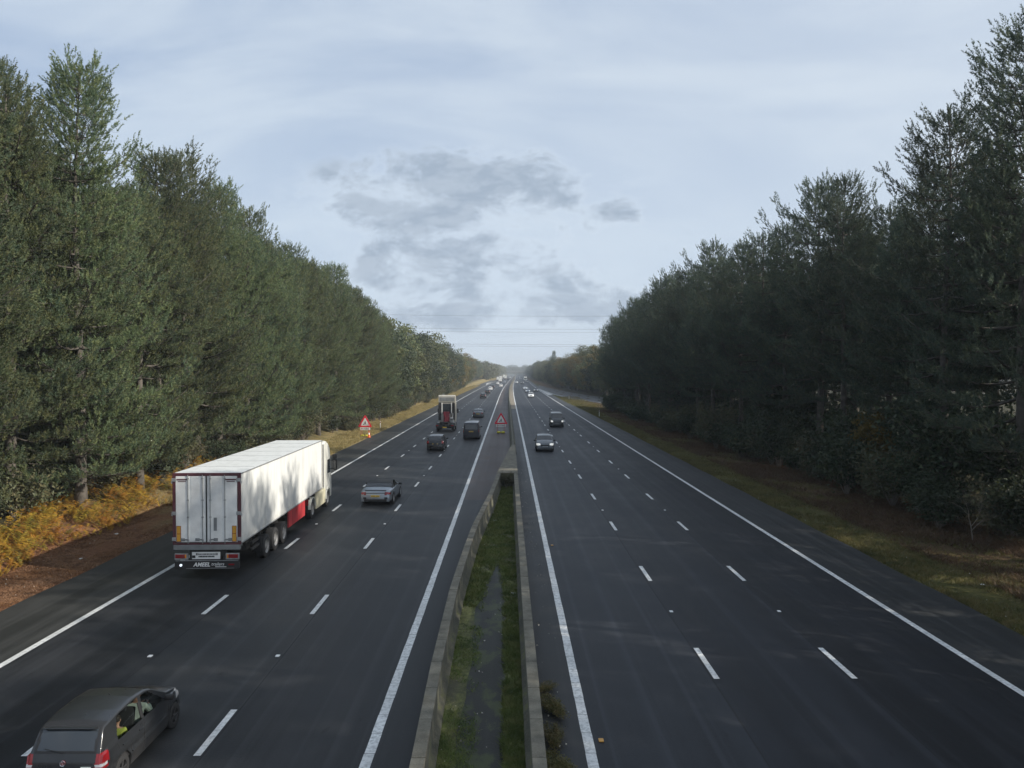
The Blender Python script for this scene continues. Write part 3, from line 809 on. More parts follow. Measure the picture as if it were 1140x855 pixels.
# mixed broadleaved wood further on
nb = 0
def plant_broad(x, y, keys, lab, grp, smin=.85, smax=1.15, zs=1.0):
    global nb
    H, bme, d = rt.choice(BROAD); s = rt.uniform(smin, smax); k = rt.choice(keys)
    add_tree('broadleaf_tree', bme, d[k], (x, y, terrain_z(x, y) - .1), (s * 1.1, s * 1.1, s * zs), rt.uniform(0, 6.28), lab, grp, 'tree'); nb += 1
y = 130.0
while y < 640:
    st = 7 + (y - 130) * .017
    o = off(y); ex = 0 if y < 370 or y > 720 else 6 * math.sin(math.pi * min(1, max(0, (y - 370) / 350)))
    near = y < 240
    lab = 'dark rounded tree in the left wood just past the last pines' if near else 'olive autumn tree in the far left wood towards the horizon'
    keys = ['leaf_dark', 'leaf_dark', 'leaf_olive'] if near else ['leaf_olive', 'leaf_dark', 'leaf_gold', 'leaf_olive']
    plant_broad(-22.6 - ex + o + rt.uniform(-1, 1), y, keys, lab, lab.replace('tree', 'trees'), .85, 1.1, 1.12 if near else .95)
    plant_broad(-31 - ex + o + rt.uniform(-2, 2), y + st * .5, keys, lab, lab.replace('tree', 'trees'), .95, 1.2, 1.12 if near else 1.0)
    if y < 420: plant_broad(-41 - ex + o + rt.uniform(-2, 2), y + st * .3, keys, lab, lab.replace('tree', 'trees'), 1.0, 1.25)
    y += st
y = 185.0
while y < 640:
    st = 7 + (y - 180) * .018
    fx = float(np.interp(y, [160, 185, 215, 250, 281, 345, 430, 700], [56, 45, 37, 31.5, 29, 26.5, 24, 22])) + off(y) * .6
    lab = 'yellow-green tree in the wood beyond the right slip road' if y < 400 else 'far tree at the end of the right wood near the horizon'
    keys = ['leaf_olive', 'leaf_gold', 'leaf_olive', 'leaf_dark'] if y < 400 else ['leaf_dark', 'leaf_olive']
    plant_broad(fx + rt.uniform(-1, 1), y, keys, lab, lab.replace('tree', 'trees'), .8, 1.0)
    plant_broad(fx + 8 + rt.uniform(-2, 2), y + st * .5, keys, lab, lab.replace('tree', 'trees'), .95, 1.2)
    if y < 420: plant_broad(fx + 17 + rt.uniform(-2, 2), y + st * .3, keys, lab, lab.replace('tree', 'trees'), 1.05, 1.3)
    y += st
print('broad', nb)
H_, b_, d_ = BROAD[0]; add_tree('sapling', b_, d_['leaf_gold'], (23.6, 48.2, .1), (.34, .34, .36), 1.0, 'bright yellow-green sapling catching the light among the dark right pines', None, 'sapling')
# one conifer sticking up over the right-hand far wood
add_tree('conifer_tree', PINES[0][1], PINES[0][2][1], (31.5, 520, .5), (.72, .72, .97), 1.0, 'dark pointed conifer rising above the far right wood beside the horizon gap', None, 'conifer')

# far woods: one mass each
def far_wood(name, pts, label, keym):
    g = np.random.default_rng(len(pts)); V = []
    for (x, y, r, hgt) in pts:
        n = 420; u = unit(g.normal(size=(n, 3))) * (g.random(n) ** .3)[:, None]
        P = np.array([x, y, hgt * .52]) + u * np.array([r, r, hgt * .5])
        nrm = unit(u + .4 * g.normal(size=u.shape)); a = unit(np.cross(nrm, g.normal(size=u.shape))); b = np.cross(nrm, a)
        s = 1.5 * (.6 + .8 * g.random(n))[:, None]
        v, f = tris_from(P - a * s * .5, P + a * s * .5, P + b * s); V.append(v)
    v = np.concatenate(V); o = link(name, np_mesh(name, v, np.arange(len(v)).reshape(-1, 3)), M[keym])
    return tag(o, label, 'wood', None, 'stuff')
rf = random.Random(3)
def fw(side, y0, y1, base, rows, hh):
    pts = []
    y = y0
    while y < y1:
        for k in range(rows):
            pts.append((side * (base + k * 10 + rf.uniform(-2, 2)) + off(y), y + rf.uniform(-5, 5), rf.uniform(5, 7.5), rf.uniform(*hh) + k * .8))
        y += 11
    return pts
far_wood('far_wood', fw(-1, 640, 1560, 24, 3, (13, 18)), 'distant olive wood closing the left side of the road at the horizon', 'leaf_olive')
far_wood('far_wood', fw(1, 640, 1560, 25, 3, (13, 18)), 'distant dark wood closing the right side of the road at the horizon', 'leaf_dark')
bp_ = [(rf.uniform(-260, 330), rf.uniform(1580, 1800), rf.uniform(8, 13), rf.uniform(15, 24)) for _ in range(260)]
far_wood('far_wood', bp_, 'blue-green wooded skyline behind the distant bridge', 'leaf_dark')

# undergrowth shrubs
def shrub(seed, h, r, n=2600, leaf=.10, stems=14):
    g = np.random.default_rng(seed); rd = random.Random(seed); bark = MB()
    tips = []
    for i in range(stems):
        a = rd.random() * 6.28; l = rd.uniform(.4, 1) * r; hh = h * rd.uniform(.5, 1)
        p1 = Vector((math.cos(a) * l * .4, math.sin(a) * l * .4, hh * .6)); p2 = Vector((math.cos(a) * l, math.sin(a) * l, hh))
        bark.tube([(0, 0, -.1), p1, p2], [.03, .02, .006], 4, False); tips += [p1, p2, (p1 + p2) / 2]
        for q in range(4):
            e = p1.lerp(p2, rd.random()) + Vector((rd.uniform(-.5, .5), rd.uniform(-.5, .5), rd.uniform(-.1, .6))) * r * .5
            bark.tube([p1.lerp(p2, .3), e], [.01, .004], 3, False); tips.append(e)
    T = np.array([tuple(t) for t in tips]); C = T[g.integers(0, len(T), n)]
    P = C + g.normal(size=(n, 3)) * np.array([.24, .24, .2]) * r * .75; P[:, 2] = np.maximum(P[:, 2], .03)
    nrm = unit(g.normal(size=(n, 3)) + np.array([0, 0, .6])); a = unit(np.cross(nrm, g.normal(size=nrm.shape))); b = np.cross(nrm, a)
    s = leaf * (.6 + .8 * g.random(n))[:, None]
    v, f = tris_from(P - a * s * .4, P + a * s * .4, P + b * s * 1.3)
    bme = bpy.data.meshes.new('stems'); bark.bm.to_mesh(bme); bark.bm.free(); bme.materials.append(M['twig'])
    return bme, np_mesh('foliage', v, f)
SH = []
for sd_, hh, r in [(51, 2.2, 1.5), (52, 3.0, 1.8), (53, 1.5, 1.4)]:
    b, c = shrub(sd_, hh, r, 3600, .12); c1 = c.copy(); c.materials.append(M['bush']); c1.materials.append(M['leaf_dark']); SH.append((b, c, c1))
def plant_shrub(x, y, s, lab, grp, dark):
    b, c, c1 = rt.choice(SH)
    r = empty('shrub', (x, y, terrain_z(x, y) - .05), rt.uniform(0, 6.28), lab, 'shrub', grp); r.scale = (s, s, s * rt.uniform(.8, 1.1))
    for nm, me in (('stems', b), ('foliage', c1 if dark else c)):
        o = bpy.data.objects.new(nm, me); COL.objects.link(o); o.parent = r
y = 33.0
while y < 160:
    plant_shrub(22.2 + rt.uniform(-.9, 1.6) - .012 * (y - 33), y, rt.uniform(.8, 1.5), 'dark shrub under the right pines at the verge edge', 'dark shrubs under the right pines', rt.random() < .6)
    if rt.random() < .8: plant_shrub(25.5 + rt.uniform(-1, 2.6), y + 1, rt.uniform(1.2, 2.1), 'dark shrub under the right pines at the verge edge', 'dark shrubs under the right pines', True)
    y += rt.uniform(1.6, 2.8)
y = 26.0
while y < 330:
    plant_shrub((-23.2 if y < 56 else -21.9 if y < 96 else -20.6) + rt.uniform(-1.3, .5), y, rt.uniform(.7, 1.3), 'olive shrub at the foot of the left pines', 'olive shrubs at the foot of the left pines', rt.random() < .5)
    if y > 160: y += rt.uniform(1.5, 3)
    if y < 160 and rt.random() < .8: plant_shrub(-26.5 + rt.uniform(-2, 1), y + 1, rt.uniform(1.1, 1.9), 'olive shrub at the foot of the left pines', 'olive shrubs at the foot of the left pines', rt.random() < .5)
    y += rt.uniform(1.8, 3.0)

# bracken bank (real fronds), nobody could count it
def bracken():
    g = np.random.default_rng(77); V = []
    n = 5200
    yy = 23 + 45 * g.random(n) ** 1.25; xx = -19.75 - g.random(n) ** 1.2 * 7.5 - .3 * np.sin(yy * .8)
    clump = np.sin(xx * 1.9 + yy * .7) + np.sin(yy * 1.3 - xx) + g.normal(size=n) * .5
    keep = (clump > -.7) & ((yy < 52) | (g.random(n) < .45)); xx = xx[keep]; yy = yy[keep]; n = len(xx)
    for i in range(n):
        x, y = xx[i], yy[i]; z = terrain_z(x, y); hgt = g.uniform(.55, 1.45) * min(1, .40 + (-19.6 - x) * .5)
        a = g.random() * 6.28; lean = g.uniform(.25, .8); L = hgt * 1.15
        k = 15; t = (np.arange(k) + 1.5) / (k + .5)
        r = L * lean * t; zz = hgt * (1.40 * t - .72 * t * t)
        c = np.stack([x + math.cos(a) * r, y + math.sin(a) * r, z + zz], 1)
        lat = np.array([-math.sin(a), math.cos(a), 0]); fwd = np.array([math.cos(a), math.sin(a), .15])
        w = .30 * hgt * np.clip(1.15 - t, 0, 1) ** .8 * np.clip(t * 3.2, 0, 1) + .02
        for s in (-1, 1):
            tip = c + lat * s * w[:, None] + fwd * (w * g.uniform(.2, .7))[:, None] + np.array([0, 0, 1]) * (w * g.uniform(-.5, .15, k))[:, None]
            v, _ = tris_from(c - fwd * .02, c + fwd * .03, tip); V.append(v)
    v = np.concatenate(V); o = link('bracken', np_mesh('bracken', v, np.arange(len(v)).reshape(-1, 3)), M['bracken'])
    tag(o, 'golden and green autumn bracken covering the bank under the left pines', 'bracken', None, 'stuff')
bracken()
def grass(name, m, xf, yr, n, h, label, w=.02, seed=1, lean=.5, mask=None, cat='grass', zoff=0.0, flat=False):
    g = np.random.default_rng(seed); t = g.random(n)
    y = yr[0] * (yr[1] / yr[0]) ** t
    x = np.array([xf(a, b) for a, b in zip(y, g.random(n))])
    if mask is not None:
        k = mask(x, y, g); x = x[k]; y = y[k]
    n = len(x)
    z = np.array([(.0 if flat else terrain_z(a, b)) for a, b in zip(x, y)]) + zoff
    P = np.stack([x, y, z], 1); P = np.repeat(P, 4, 0); P[:, :2] += g.normal(size=(4 * n, 2)) * .05
    hh = h * (.5 + g.random(4 * n)) ; a = g.random(4 * n) * 6.28
    side = np.stack([np.cos(a), np.sin(a), 0 * a], 1) * (w * (1 + P[:, 1] / 60))[:, None]
    tip = P + np.stack([g.normal(size=4 * n) * lean * hh, g.normal(size=4 * n) * lean * hh, hh], 1)
    v, f = tris_from(P - side * .5, P + side * .5, tip)
    o = link(name, np_mesh(name, v, f), m); return tag(o, label, cat, None, 'stuff')
def patchy(sc, th):
    def f(x, y, g): return (np.sin(x * 1.3 * sc + 1.2) * np.sin(y * .7 * sc) + np.sin(x * 3.1 * sc + y * 1.9 * sc) * .5 + g.normal(size=len(x)) * .35) > th
    return f
grass('grass', M['grass_r'], lambda y, u: 15.55 + (u ** 1.5) * 5.8 + off(y), (18, 235), 42000, .11, 'short mossy green grass on the right verge', seed=3, mask=patchy(.6, -.75))
grass('grass', M['grass_l'], lambda y, u: -16.95 - u * 3.6 + off(y), (44, 420), 30000, .20, 'dry straw coloured grass on the left verge', seed=4, mask=patchy(.5, -.8))
grass('dead_bracken', leaf_mat('dead_fern', [(.12, .075, .04), (.17, .11, .055), (.09, .07, .035)]), lambda y, u: 17.8 + u * 5.5, (24, 150), 26000, .22, 'rusty brown dead fern and litter below the right pines', w=.025, seed=5, lean=.9, mask=patchy(.5, -.2), cat='undergrowth')
grass('pine_litter', leaf_mat('litter', [(.24, .12, .06), (.34, .19, .11), (.14, .065, .035)]), lambda y, u: -16.75 - u * 3.4, (20, 60), 24000, .035, 'reddish brown pine litter on the left verge', w=.03, seed=6, lean=1.8, cat='litter layer')
PL = lambda y: -1.02 + .62 * np.clip((y - 23) / 8, 0, 1) ** 2
PR = lambda y: -.08 - .36 * np.clip((y - 21) / 10, 0, 1) ** 2
grass('moss', M['grass_m'], lambda y, u: (-.10 - .36 * min(1, max(0, (y - 21) / 10)) ** 2 + u * .44) if (y < 25) else lw(y) + .18 + u * (rw(y) - lw(y) - .42), (11, 51), 15000, .095, 'green moss and weeds in the central strip between the walls', w=.020, seed=8, lean=.8, cat='moss', zoff=.015, flat=True, mask=lambda x, y, g: patchy(2.2, -.9)(x, y, g) & ~((y < 31) & (x < PR(y)) & (x > PL(y))))
grass('moss', M['grass_m'], lambda y, u: lw(y) + .2 + (u ** 1.4) * .75, (11, 36), 6500, .05, 'sparse yellow-green moss against the foot of the left median wall', w=.014, seed=9, lean=1., cat='moss', zoff=.015, flat=True, mask=patchy(1.6, .1))

# weeds at the outer foot of the right wall
for (x, y, s) in [(.98, 13.3, .34), (1.0, 14.6, .42), (.95, 15.9, .36), (1.0, 17.3, .40), (.90, 18.4, .26)]:
    b, c, c1 = SH[2]
    r = empty('weed_clump', (x, y, 0), s * 9, 'low weed clump rooted at the roadside foot of the right median wall', 'weed', 'weeds along the right median wall'); s *= .82; r.scale = (s * .55, s * 1.2, s * .45)
    for nm, me in (('stems', b), ('foliage', None)):
        if me is None: me = c.copy(); me.materials.clear(); me.materials.append(M['grass_r'])
        o = bpy.data.objects.new(nm, me); COL.objects.link(o); o.parent = r
# plant growing at the closed end of the pit
r = empty('weed_clump', (-.15, 50.4, 0), 1, 'tall pale weed at the closed end of the walled central strip', 'weed'); r.scale = (.22, .3, .42)
for nm, me in (('stems', SH[0][0]), ('foliage', SH[0][1])):
    o = bpy.data.objects.new(nm, me); COL.objects.link(o); o.parent = r
# bare shrub on the right verge edge
mb = MB(); rb = random.Random(9)
def twig(p, d, l, r, dep):
    e = p + d * l; mb.tube([p, p.lerp(e, .5) + Vector((rb.uniform(-.05, .05), rb.uniform(-.05, .05), 0)), e], [r, r * .8, r * .5], 5, False)
    if dep == 0: return
    for _ in range(3):
        twig(p.lerp(e, rb.uniform(.5, 1)), (d + Vector((rb.uniform(-.9, .9), rb.uniform(-.9, .9), rb.uniform(-.2, .5)))).normalized(), l * rb.uniform(.5, .8), r * .5, dep - 1)
twig(Vector((0, 0, -.1)), Vector((-.15, 0, 1)).normalized(), 1.1, .035, 4)
o = mb.build('bare_sapling', M['twig']); o.location = (21.4, 34.3, terrain_z(21.4, 34.3)); tag(o, 'pale leafless sapling twisting up at the right verge edge', 'sapling')

# ------------------------------------------------------------ wheels
def wheel_meshes(r, w, style='alloy', n=30):
    t = MB(); prof = [(-w * .5, r * .62), (-w * .5, r * .9), (-w * .42, r * .985), (0, r), (w * .42, r * .985), (w * .5, r * .9), (w * .5, r * .62)]
    t.lathe_x(prof, (0, 0, 0), n); bmesh.ops.recalc_face_normals(t.bm, faces=t.bm.faces)
    tm = bpy.data.meshes.new('tyre'); t.bm.to_mesh(tm); t.bm.free()
    for p in tm.polygons: p.use_smooth = True
    tm.set_sharp_from_angle(angle=R(40)); tm.materials.append(M['rubber'])
    k = MB()
    if style == 'alloy':
        k.lathe_x([(w * .30, r * .66), (w * .49, r * .66), (w * .47, r * .60), (w * .2, r * .57)], (0, 0, 0), n)
        for i in range(5):
            a = i * 2 * math.pi / 5
            k.box((w * .36, math.cos(a) * r * .33, math.sin(a) * r * .33), (w * .16, r * .60, r * .13), .01, Matrix.Rotation(a, 4, 'X'))
        k.lathe_x([(w * .2, .001), (w * .46, .001), (w * .46, r * .12), (w * .36, r * .15)], (0, 0, 0), 14)
    elif style == 'lorry':
        k.lathe_x([(w * .5, r * .66), (w * .44, r * .60), (w * .28, r * .52), (w * .22, r * .36), (w * .42, r * .30), (w * .46, r * .16), (w * .46, .001)], (0, 0, 0), n)
        for i in range(10):
            a = i * 2 * math.pi / 10
            k.cyl((w * .22, math.cos(a) * r * .42, math.sin(a) * r * .42), (w * .31, math.cos(a) * r * .42, math.sin(a) * r * .42), .022, None, 6)
    else:
        k.lathe_x([(w * .48, r * .66), (w * .40, r * .58), (w * .30, r * .4), (w * .38, r * .2), (w * .38, .001)], (0, 0, 0), n)
        for i in range(8):
            a = i * 2 * math.pi / 8
            k.box((w * .36, math.cos(a) * r * .5, math.sin(a) * r * .5), (w * .10, r * .1, r * .1), .004, Matrix.Rotation(a, 4, 'X'))
    bmesh.ops.recalc_face_normals(k.bm, faces=k.bm.faces)
    km = bpy.data.meshes.new('rim'); k.bm.to_mesh(km); k.bm.free()
    # dark disc behind
    return tm, km
def add_wheels(root, locs, r, w, style='alloy', rimmat='rim', twin=False):
    tm, km = wheel_meshes(r, w, style); km.materials.append(M[rimmat])
    for (x, y) in locs:
        wv = empty('wheel', (x, y, r), 0, parent=root)
        if x < 0: wv.rotation_euler = (0, 0, math.pi)
        for nm, me in (('tyre', tm), ('rim', km)):
            o = bpy.data.objects.new(nm, me); COL.objects.link(o); o.parent = wv
        b = MB(); b.cyl((-w * .3, 0, 0), (w * .14, 0, 0), r * .62, None, 20); o = b.build('brake_drum', M['black'], wv)

# ------------------------------------------------------------ car builder
def make_car(name, s, label, group=None, loc=(0, 0, 0), rz=0.0, cat='car'):
    """lofted car; y forward, origin on the ground at the centre"""
    root = empty(name, loc, rz, label, cat, group)
    L, W = s['L'], s['W']; zr_k = s['roof']; zs_k = s['shoulder']; N = s.get('N', 90)
    ky = np.array([p[0] for p in zr_k]); kz = np.array([p[1] for p in zr_k])
    # smooth the profile a little (piecewise linear resampled and filtered)
    seg = np.concatenate([[0], np.cumsum(np.hypot(np.diff(ky), np.diff(kz)))])
    u = np.linspace(0, seg[-1], N * 4); py = np.interp(u, seg, ky); pz = np.interp(u, seg, kz)
    kw = max(3, int(N * 4 * s.get('soft', .12) / seg[-1])) | 1; ker = np.hanning(kw + 2)[1:-1]; ker /= ker.sum()
    pad = kw // 2
    def sm(a):
        b = np.concatenate([2 * a[0] - a[1:pad + 1][::-1], a, 2 * a[-1] - a[-pad - 1:-1][::-1]]); return np.convolve(b, ker, 'valid')
    py = sm(py); pz = sm(pz)
    ys = np.interp(np.linspace(0, N * 4 - 1, N), np.arange(N * 4), py); zr = np.interp(np.linspace(0, N * 4 - 1, N), np.arange(N * 4), pz)
    ny = -np.gradient(zr); nz = np.gradient(ys); nl = np.hypot(ny, nz); ny /= nl; nz /= nl
    zs = np.minimum(np.interp(ys, [p[0] for p in zs_k], [p[1] for p in zs_k]), zr - .001)
    def wf(y):
        t = 2 * y / L
        a = s.get('tf', .15) if y > 0 else s.get('tr', .08)
        return W / 2 * (1 - a * abs(t) ** s.get('tn', 5)) 
    r = s['wr']; ra = r + .055; sill = s.get('sill', .20)
    def zb(y):
        z = sill + (.06 if abs(y) > L / 2 - .35 else 0)
        for yw in s['axles']:
            if abs(y - yw) < ra: z = max(z, r + math.sqrt(ra * ra - (y - yw) ** 2))
        return z
    tum = s.get('tumble', .28)
    def side_x(y, z, zsv):
        w = wf(y); h = (z - sill) / max(.05, zsv - sill)
        f = 1 - .055 * max(0, 1 - h / .35) ** 1.6 - .022 * max(0, (h - .75) / .25) ** 1.5 - .012 * math.exp(-((h - .52) / .06) ** 2) * s.get('crease', 1)
        return w * f
    NA, NB, NC = s.get('NA', 12), s.get('NB', 9), s.get('NC', 9)
    rows = []; kinds = ['A'] * NA + ['B'] * NB + ['C'] * NC
    G = np.zeros((N, NA + NB + NC + 1, 3)); XE = np.zeros(N)
    for i in range(N):
        y = ys[i]; b = min(zb(y), zs[i] - .02)
        for j in range(NA + 1):
            z = b + (zs[i] - b) * j / NA; G[i, j] = (side_x(y, z, zs[i]), y, z)
        x0 = G[i, NA, 0]; hgt = zr[i] - zs[i]; inset = .035
        xe = x0 - inset * min(1, hgt / .05) - tum * hgt; xe = max(xe, .15)
        xe -= .10 * max(0, hgt - .32) ** 1 * .3; XE[i] = xe
        er = min(.05, hgt * .4)
        for j in range(1, NB + 1):
            t = j / NB; z = zs[i] + (hgt - er) * t; x = x0 - (inset * min(1, hgt / .05)) * min(1, t * 4) - tum * hgt * (t ** 1.15) * .92
            G[i, NA + j] = (x, y, z)
        xl = G[i, NA + NB, 0]
        cr = s.get('crown', .045)
        for j in range(1, NC + 1):
            t = j / NC; x = xl * math.cos(t * math.pi / 2) if j < NC else 0.0
            k = 1 - (x / max(xl, .01)) ** 2
            ez = er * (1 - (1 - min(1, t * 3.2)) ** 2)
            base_z = zr[i] - er + ez
            G[i, NA + NB + j] = (x, y + ny[i] * cr * k, base_z + nz[i] * cr * k)
    J = NA + NB + NC + 1
    # mirrored vertex grid: right side then left side
    Vr = G.reshape(-1, 3); Vl = Vr * np.array([-1, 1, 1]); VV = np.concatenate([Vr, Vl]); NV = len(Vr)
    classes = {}
    def add(cls, f): classes.setdefault(cls, []).append(f)
    sw = s.get('side_windows', []); rg = s.get('rear_glass'); ws = s.get('windscreen')
    for i in range(N - 1):
        for j in range(J - 1):
            c = (G[i, j] + G[i + 1, j] + G[i, j + 1] + G[i + 1, j + 1]) / 4; k = kinds[j]
            x, y, z = c; zsi = (zs[i] + zs[i + 1]) / 2; zri = (zr[i] + zr[i + 1]) / 2; xei = XE[i]
            cls = 'body'; mirror_sep = True
            if k == 'C' and ws and ws[0] < y < ws[1] and x < xei - .05: cls = 'windscreen'
            elif k == 'C' and rg and rg[0] < zri < rg[1] and y < rg[2] and x < min(xei - .05, rg[3] if len(rg) > 3 else 9): cls = 'rear_window'
            elif k in 'BC' and z > zsi + .035 and z < zri - .035 and (k == 'B'):
                for q, (a0, a1, b0, b1) in enumerate(sw):
                    t = (z - zsi) / max(.05, (s['H'] - .1 - zsi))
                    if a0 + (b0 - a0) * t < y < a1 + (b1 - a1) * t: cls = 'side_window_%d' % q
            if cls == 'body':
                for (nm, y0, y1, z0, z1, xm) in s.get('lights', []):
                    if y0 < y < y1 and z0 < z < z1 and x > xm: cls = nm
            if cls == 'body' and k == 'C' and rg and s.get('surround') and rg[0] - .05 < zri < rg[1] + .06 and y < rg[2] and x < rg[3] + .06: cls = 'window_surround'
            if cls == 'body' and s.get('roofcut') and z > zsi + .03 and s['roofcut'][0] < y < s['roofcut'][1]: cls = 'soft_top'
            if cls == 'body' and z < s.get('trim', 0): cls = 'lower_trim'
            a = i * J + j; fr = (a, a + J, a + J + 1, a + 1); fl = tuple(NV + q for q in (a, a + 1, a + J + 1, a + J))
            if cls.startswith('side') or cls in ('tail_light', 'headlight', 'fog_light'):
                add(cls + '|r', fr); add(cls + '|l', fl)
            else: add(cls, fr); add(cls, fl)
    for i, st in ((0, 1), (N - 1, -1)):      # closing faces front and back
        for j in range(J - 2):
            a = i * J + j; f = (a, NV + a, NV + a + 1, a + 1); add('body', f[::-1] if st > 0 else f)
    names = {'body': ('body', s['paint']), 'windscreen': ('windscreen', s.get('glass', 'glass_dark')), 'rear_window': ('rear_window', s.get('rglass', s.get('glass', 'glass_dark'))),
             'tail_light': ('tail_light', 'lens_red'), 'headlight': ('headlight', s.get('head', 'lens_clear')), 'soft_top': ('soft_top', 'softtop'), 'lower_trim': ('lower_trim', 'black'), 'window_surround': ('window_surround', 'black'), 'fog_light': ('fog_light', 'lens_clear')}
    for cls, fs in classes.items():
        key = cls.split('|')[0]
        nm, mt = ('side_window', s.get('glass', 'glass_dark')) if key.startswith('side_window') else names[key]
        fa = np.array(fs); uq, inv = np.unique(fa, return_inverse=True)
        me = np_mesh(nm, VV[uq], inv.reshape(fa.shape), True); me.set_sharp_from_angle(angle=R(38))
        mtl = M[mt] if isinstance(mt, str) else mt
        link(nm, me, mtl, root)
    # underbody, wheels
    mb = MB(); mb.box((0, 0, .43), (W - .52, L - .45, .42), .04); mb.box((0, 0, .56), (W - .16, L - .7, .10), .02); mb.build('underbody', M['black'], root)
    lx = W / 2 - .115
    add_wheels(root, [(sx * lx, yw) for yw in s['axles'] for sx in (-1, 1)], r, s.get('ww', .20), s.get('wheel', 'alloy'), s.get('rim', 'rim'))
    # mirrors
    my = s.get('mirror_y', .75); mz = s.get('mirror_z', .98); mxs = side_x(my, mz - .1, mz)
    for sx in (-1, 1):
        mb = MB(); mb.box((sx * (mxs + .10), my, mz), (.20, .11, .13), .045); mb.box((sx * (mxs + .0), my + .02, mz - .04), (.10, .05, .05), .01)
        mb.build('mirror', M['black'] if not s.get('mirror_paint') else (M[s['paint']] if isinstance(s['paint'], str) else s['paint']), root, True)
    # plates
    rp = s.get('rear_plate')
    if rp:
        b = MB(); b.box((0, rp[0], rp[1]), (.52, .016, .11), .004); pl = b.build('number_plate', M['plate_y'], root)
        b = MB()
        for q in range(7):
            b.box((-.20 + q * .064 + (.03 if q > 3 else 0), rp[0] - .0095, rp[1]), (.032, .003, .07 if q % 3 else .06))
        b.build('plate_characters', M['char'], pl)
    fp = s.get('front_plate')
    if fp:
        b = MB(); b.box((0, fp[0], fp[1]), (.52, .016, .11), .004); pl = b.build('number_plate', M['plate_w'], root)
        b = MB()
        for q in range(7):
            b.box((-.20 + q * .064 + (.03 if q > 3 else 0), fp[0] + .0095, fp[1]), (.032, .003, .07))
        b.build('plate_characters', M['char'], pl)
    if s.get('grille'):
        gy, gz, gw, gh = s['grille']; b = MB()
        b.box((0, gy - .03, gz), (gw, .05, gh), .015)
        for q in range(4): b.box((0, gy, gz - gh * .36 + q * gh * .24), (gw * .94, .02, .012))
        b.build('grille', M['black'], root)
    def surf(y, z):
        zsv = float(np.interp(y, ys, zs)); return side_x(y, z, zsv) + .002
    b = MB()
    for pl in s.get('seams', []):
        for sx in (-1, 1): b.tube([(sx * surf(p[0], p[1]), p[0], p[1]) for p in pl], .005, 4, False)
    if s.get('seams'): b.build('door_seams', M['black'], root)
    b = MB()
    for (y, z) in s.get('handles', []):
        for sx in (-1, 1):
            b = MB(); b.box((sx * (surf(y, z) + .012), y, z), (.03, .17, .028), .01); b.build('door_handle', M[s['paint']] if isinstance(s['paint'], str) else s['paint'], root, True)
    root['_surf'] = 0
    del root['_surf']
    return root, (ys, zr, zs, surf, side_x)

M['softtop'] = mat('soft_top_fabric', (.045, .048, .052), .9)
P_grey = car_paint('paint_graphite', (.024, .026, .029), .25, .32)
P_silver = car_paint('paint_silver', (.30, .335, .37), .65, .33)
P_black = car_paint('paint_black', (.006, .0065, .008), .05, .3)
P_navy = car_paint('paint_navy', (.006, .008, .016), .05, .32)
P_mid = car_paint('paint_mid_grey', (.10, .11, .12), .5, .35)
P_white = car_paint('paint_white', (.72, .73, .72), .0, .35)
P_dgrey = car_paint('paint_dark_grey', (.035, .038, .042), .4, .35)

def clear_glass():
    m = bpy.data.materials.new('clear_glass'); m.use_nodes = True; nt = m.node_tree; nt.nodes.clear()
    o = nt.nodes.new('ShaderNodeOutputMaterial'); gl = nt.nodes.new('ShaderNodeBsdfGlossy'); gl.inputs['Roughness'].default_value = .03
    tr = nt.nodes.new('ShaderNodeBsdfTransparent'); tr.inputs[0].default_value = (.62, .67, .66, 1)
    fr = nt.nodes.new('ShaderNodeFresnel'); fr.inputs[0].default_value = 1.5
    mx = nt.nodes.new('ShaderNodeMixShader'); nt.links.new(fr.outputs[0], mx.inputs[0]); nt.links.new(tr.outputs[0], mx.inputs[1]); nt.links.new(gl.outputs[0], mx.inputs[2])
    nt.links.new(mx.outputs[0], o.inputs[0]); return m
M['glass_clear'] = clear_glass()

HATCH = dict(surround=1, L=3.82, W=1.66, H=1.48, N=190, NA=22, NB=16, NC=20, wr=.295, ww=.185, axles=[-1.14, 1.32], tumble=.25, tf=.20, tr=.085, tn=4.5, crown=.04, soft=.09,
    roof=[(-1.91, .52), (-1.895, .60), (-1.86, .80), (-1.80, .99), (-1.60, 1.33), (-1.52, 1.385), (-1.0, 1.455), (-.35, 1.47), (.15, 1.42), (.35, 1.36), (1.02, 1.00), (1.30, .95), (1.62, .86), (1.80, .74), (1.88, .60), (1.91, .45)],
    shoulder=[(-1.91, .50), (-1.88, .70), (-1.80, .92), (-1.2, .95), (.9, .90), (1.3, .87), (1.62, .79), (1.80, .68), (1.91, .42)],
    windscreen=(.22, 1.0), rear_glass=(1.0, 1.345, -1.2, .56), side_windows=[(-1.28, -.30, -1.12, -.22), (-.18, .86, -.10, .18)],
    lights=[('tail_light', -1.94, -1.64, .76, .965, .62), ('fog_light', -1.94, -1.70, .72, .77, .62), ('tail_light', -1.94, -1.66, .66, .72, .62), ('headlight', 1.42, 1.86, .66, .86, .42)], paint=P_grey, glass='glass_clear', rglass='glass_grey', rim='rim_dark', wheel='alloy',
    mirror_y=.78, mirror_z=.98, grille=(1.90, .50, .8, .12), front_plate=(1.925, .40), crease=1.6,
    seams=[[(-.24, .93), (-.245, .7), (-.25, .45), (-.27, .26)], [(.92, .89), (.94, .7), (.93, .45), (.90, .26)], [(-1.33, .93), (-1.28, .8), (-1.0, .66), (-.86, .45), (-.80, .26)], [(-.80, .25), (.90, .25)]],
    handles=[(-.40, .80), (-1.08, .82)])
M['tinted_rear'] = M['glass_dark']
near_car, info = make_car('hatchback_car', HATCH, 'dark grey hatchback with driver visible, cut off by the bottom left corner', None, (-8.14, 15.35, 0), 0.0)
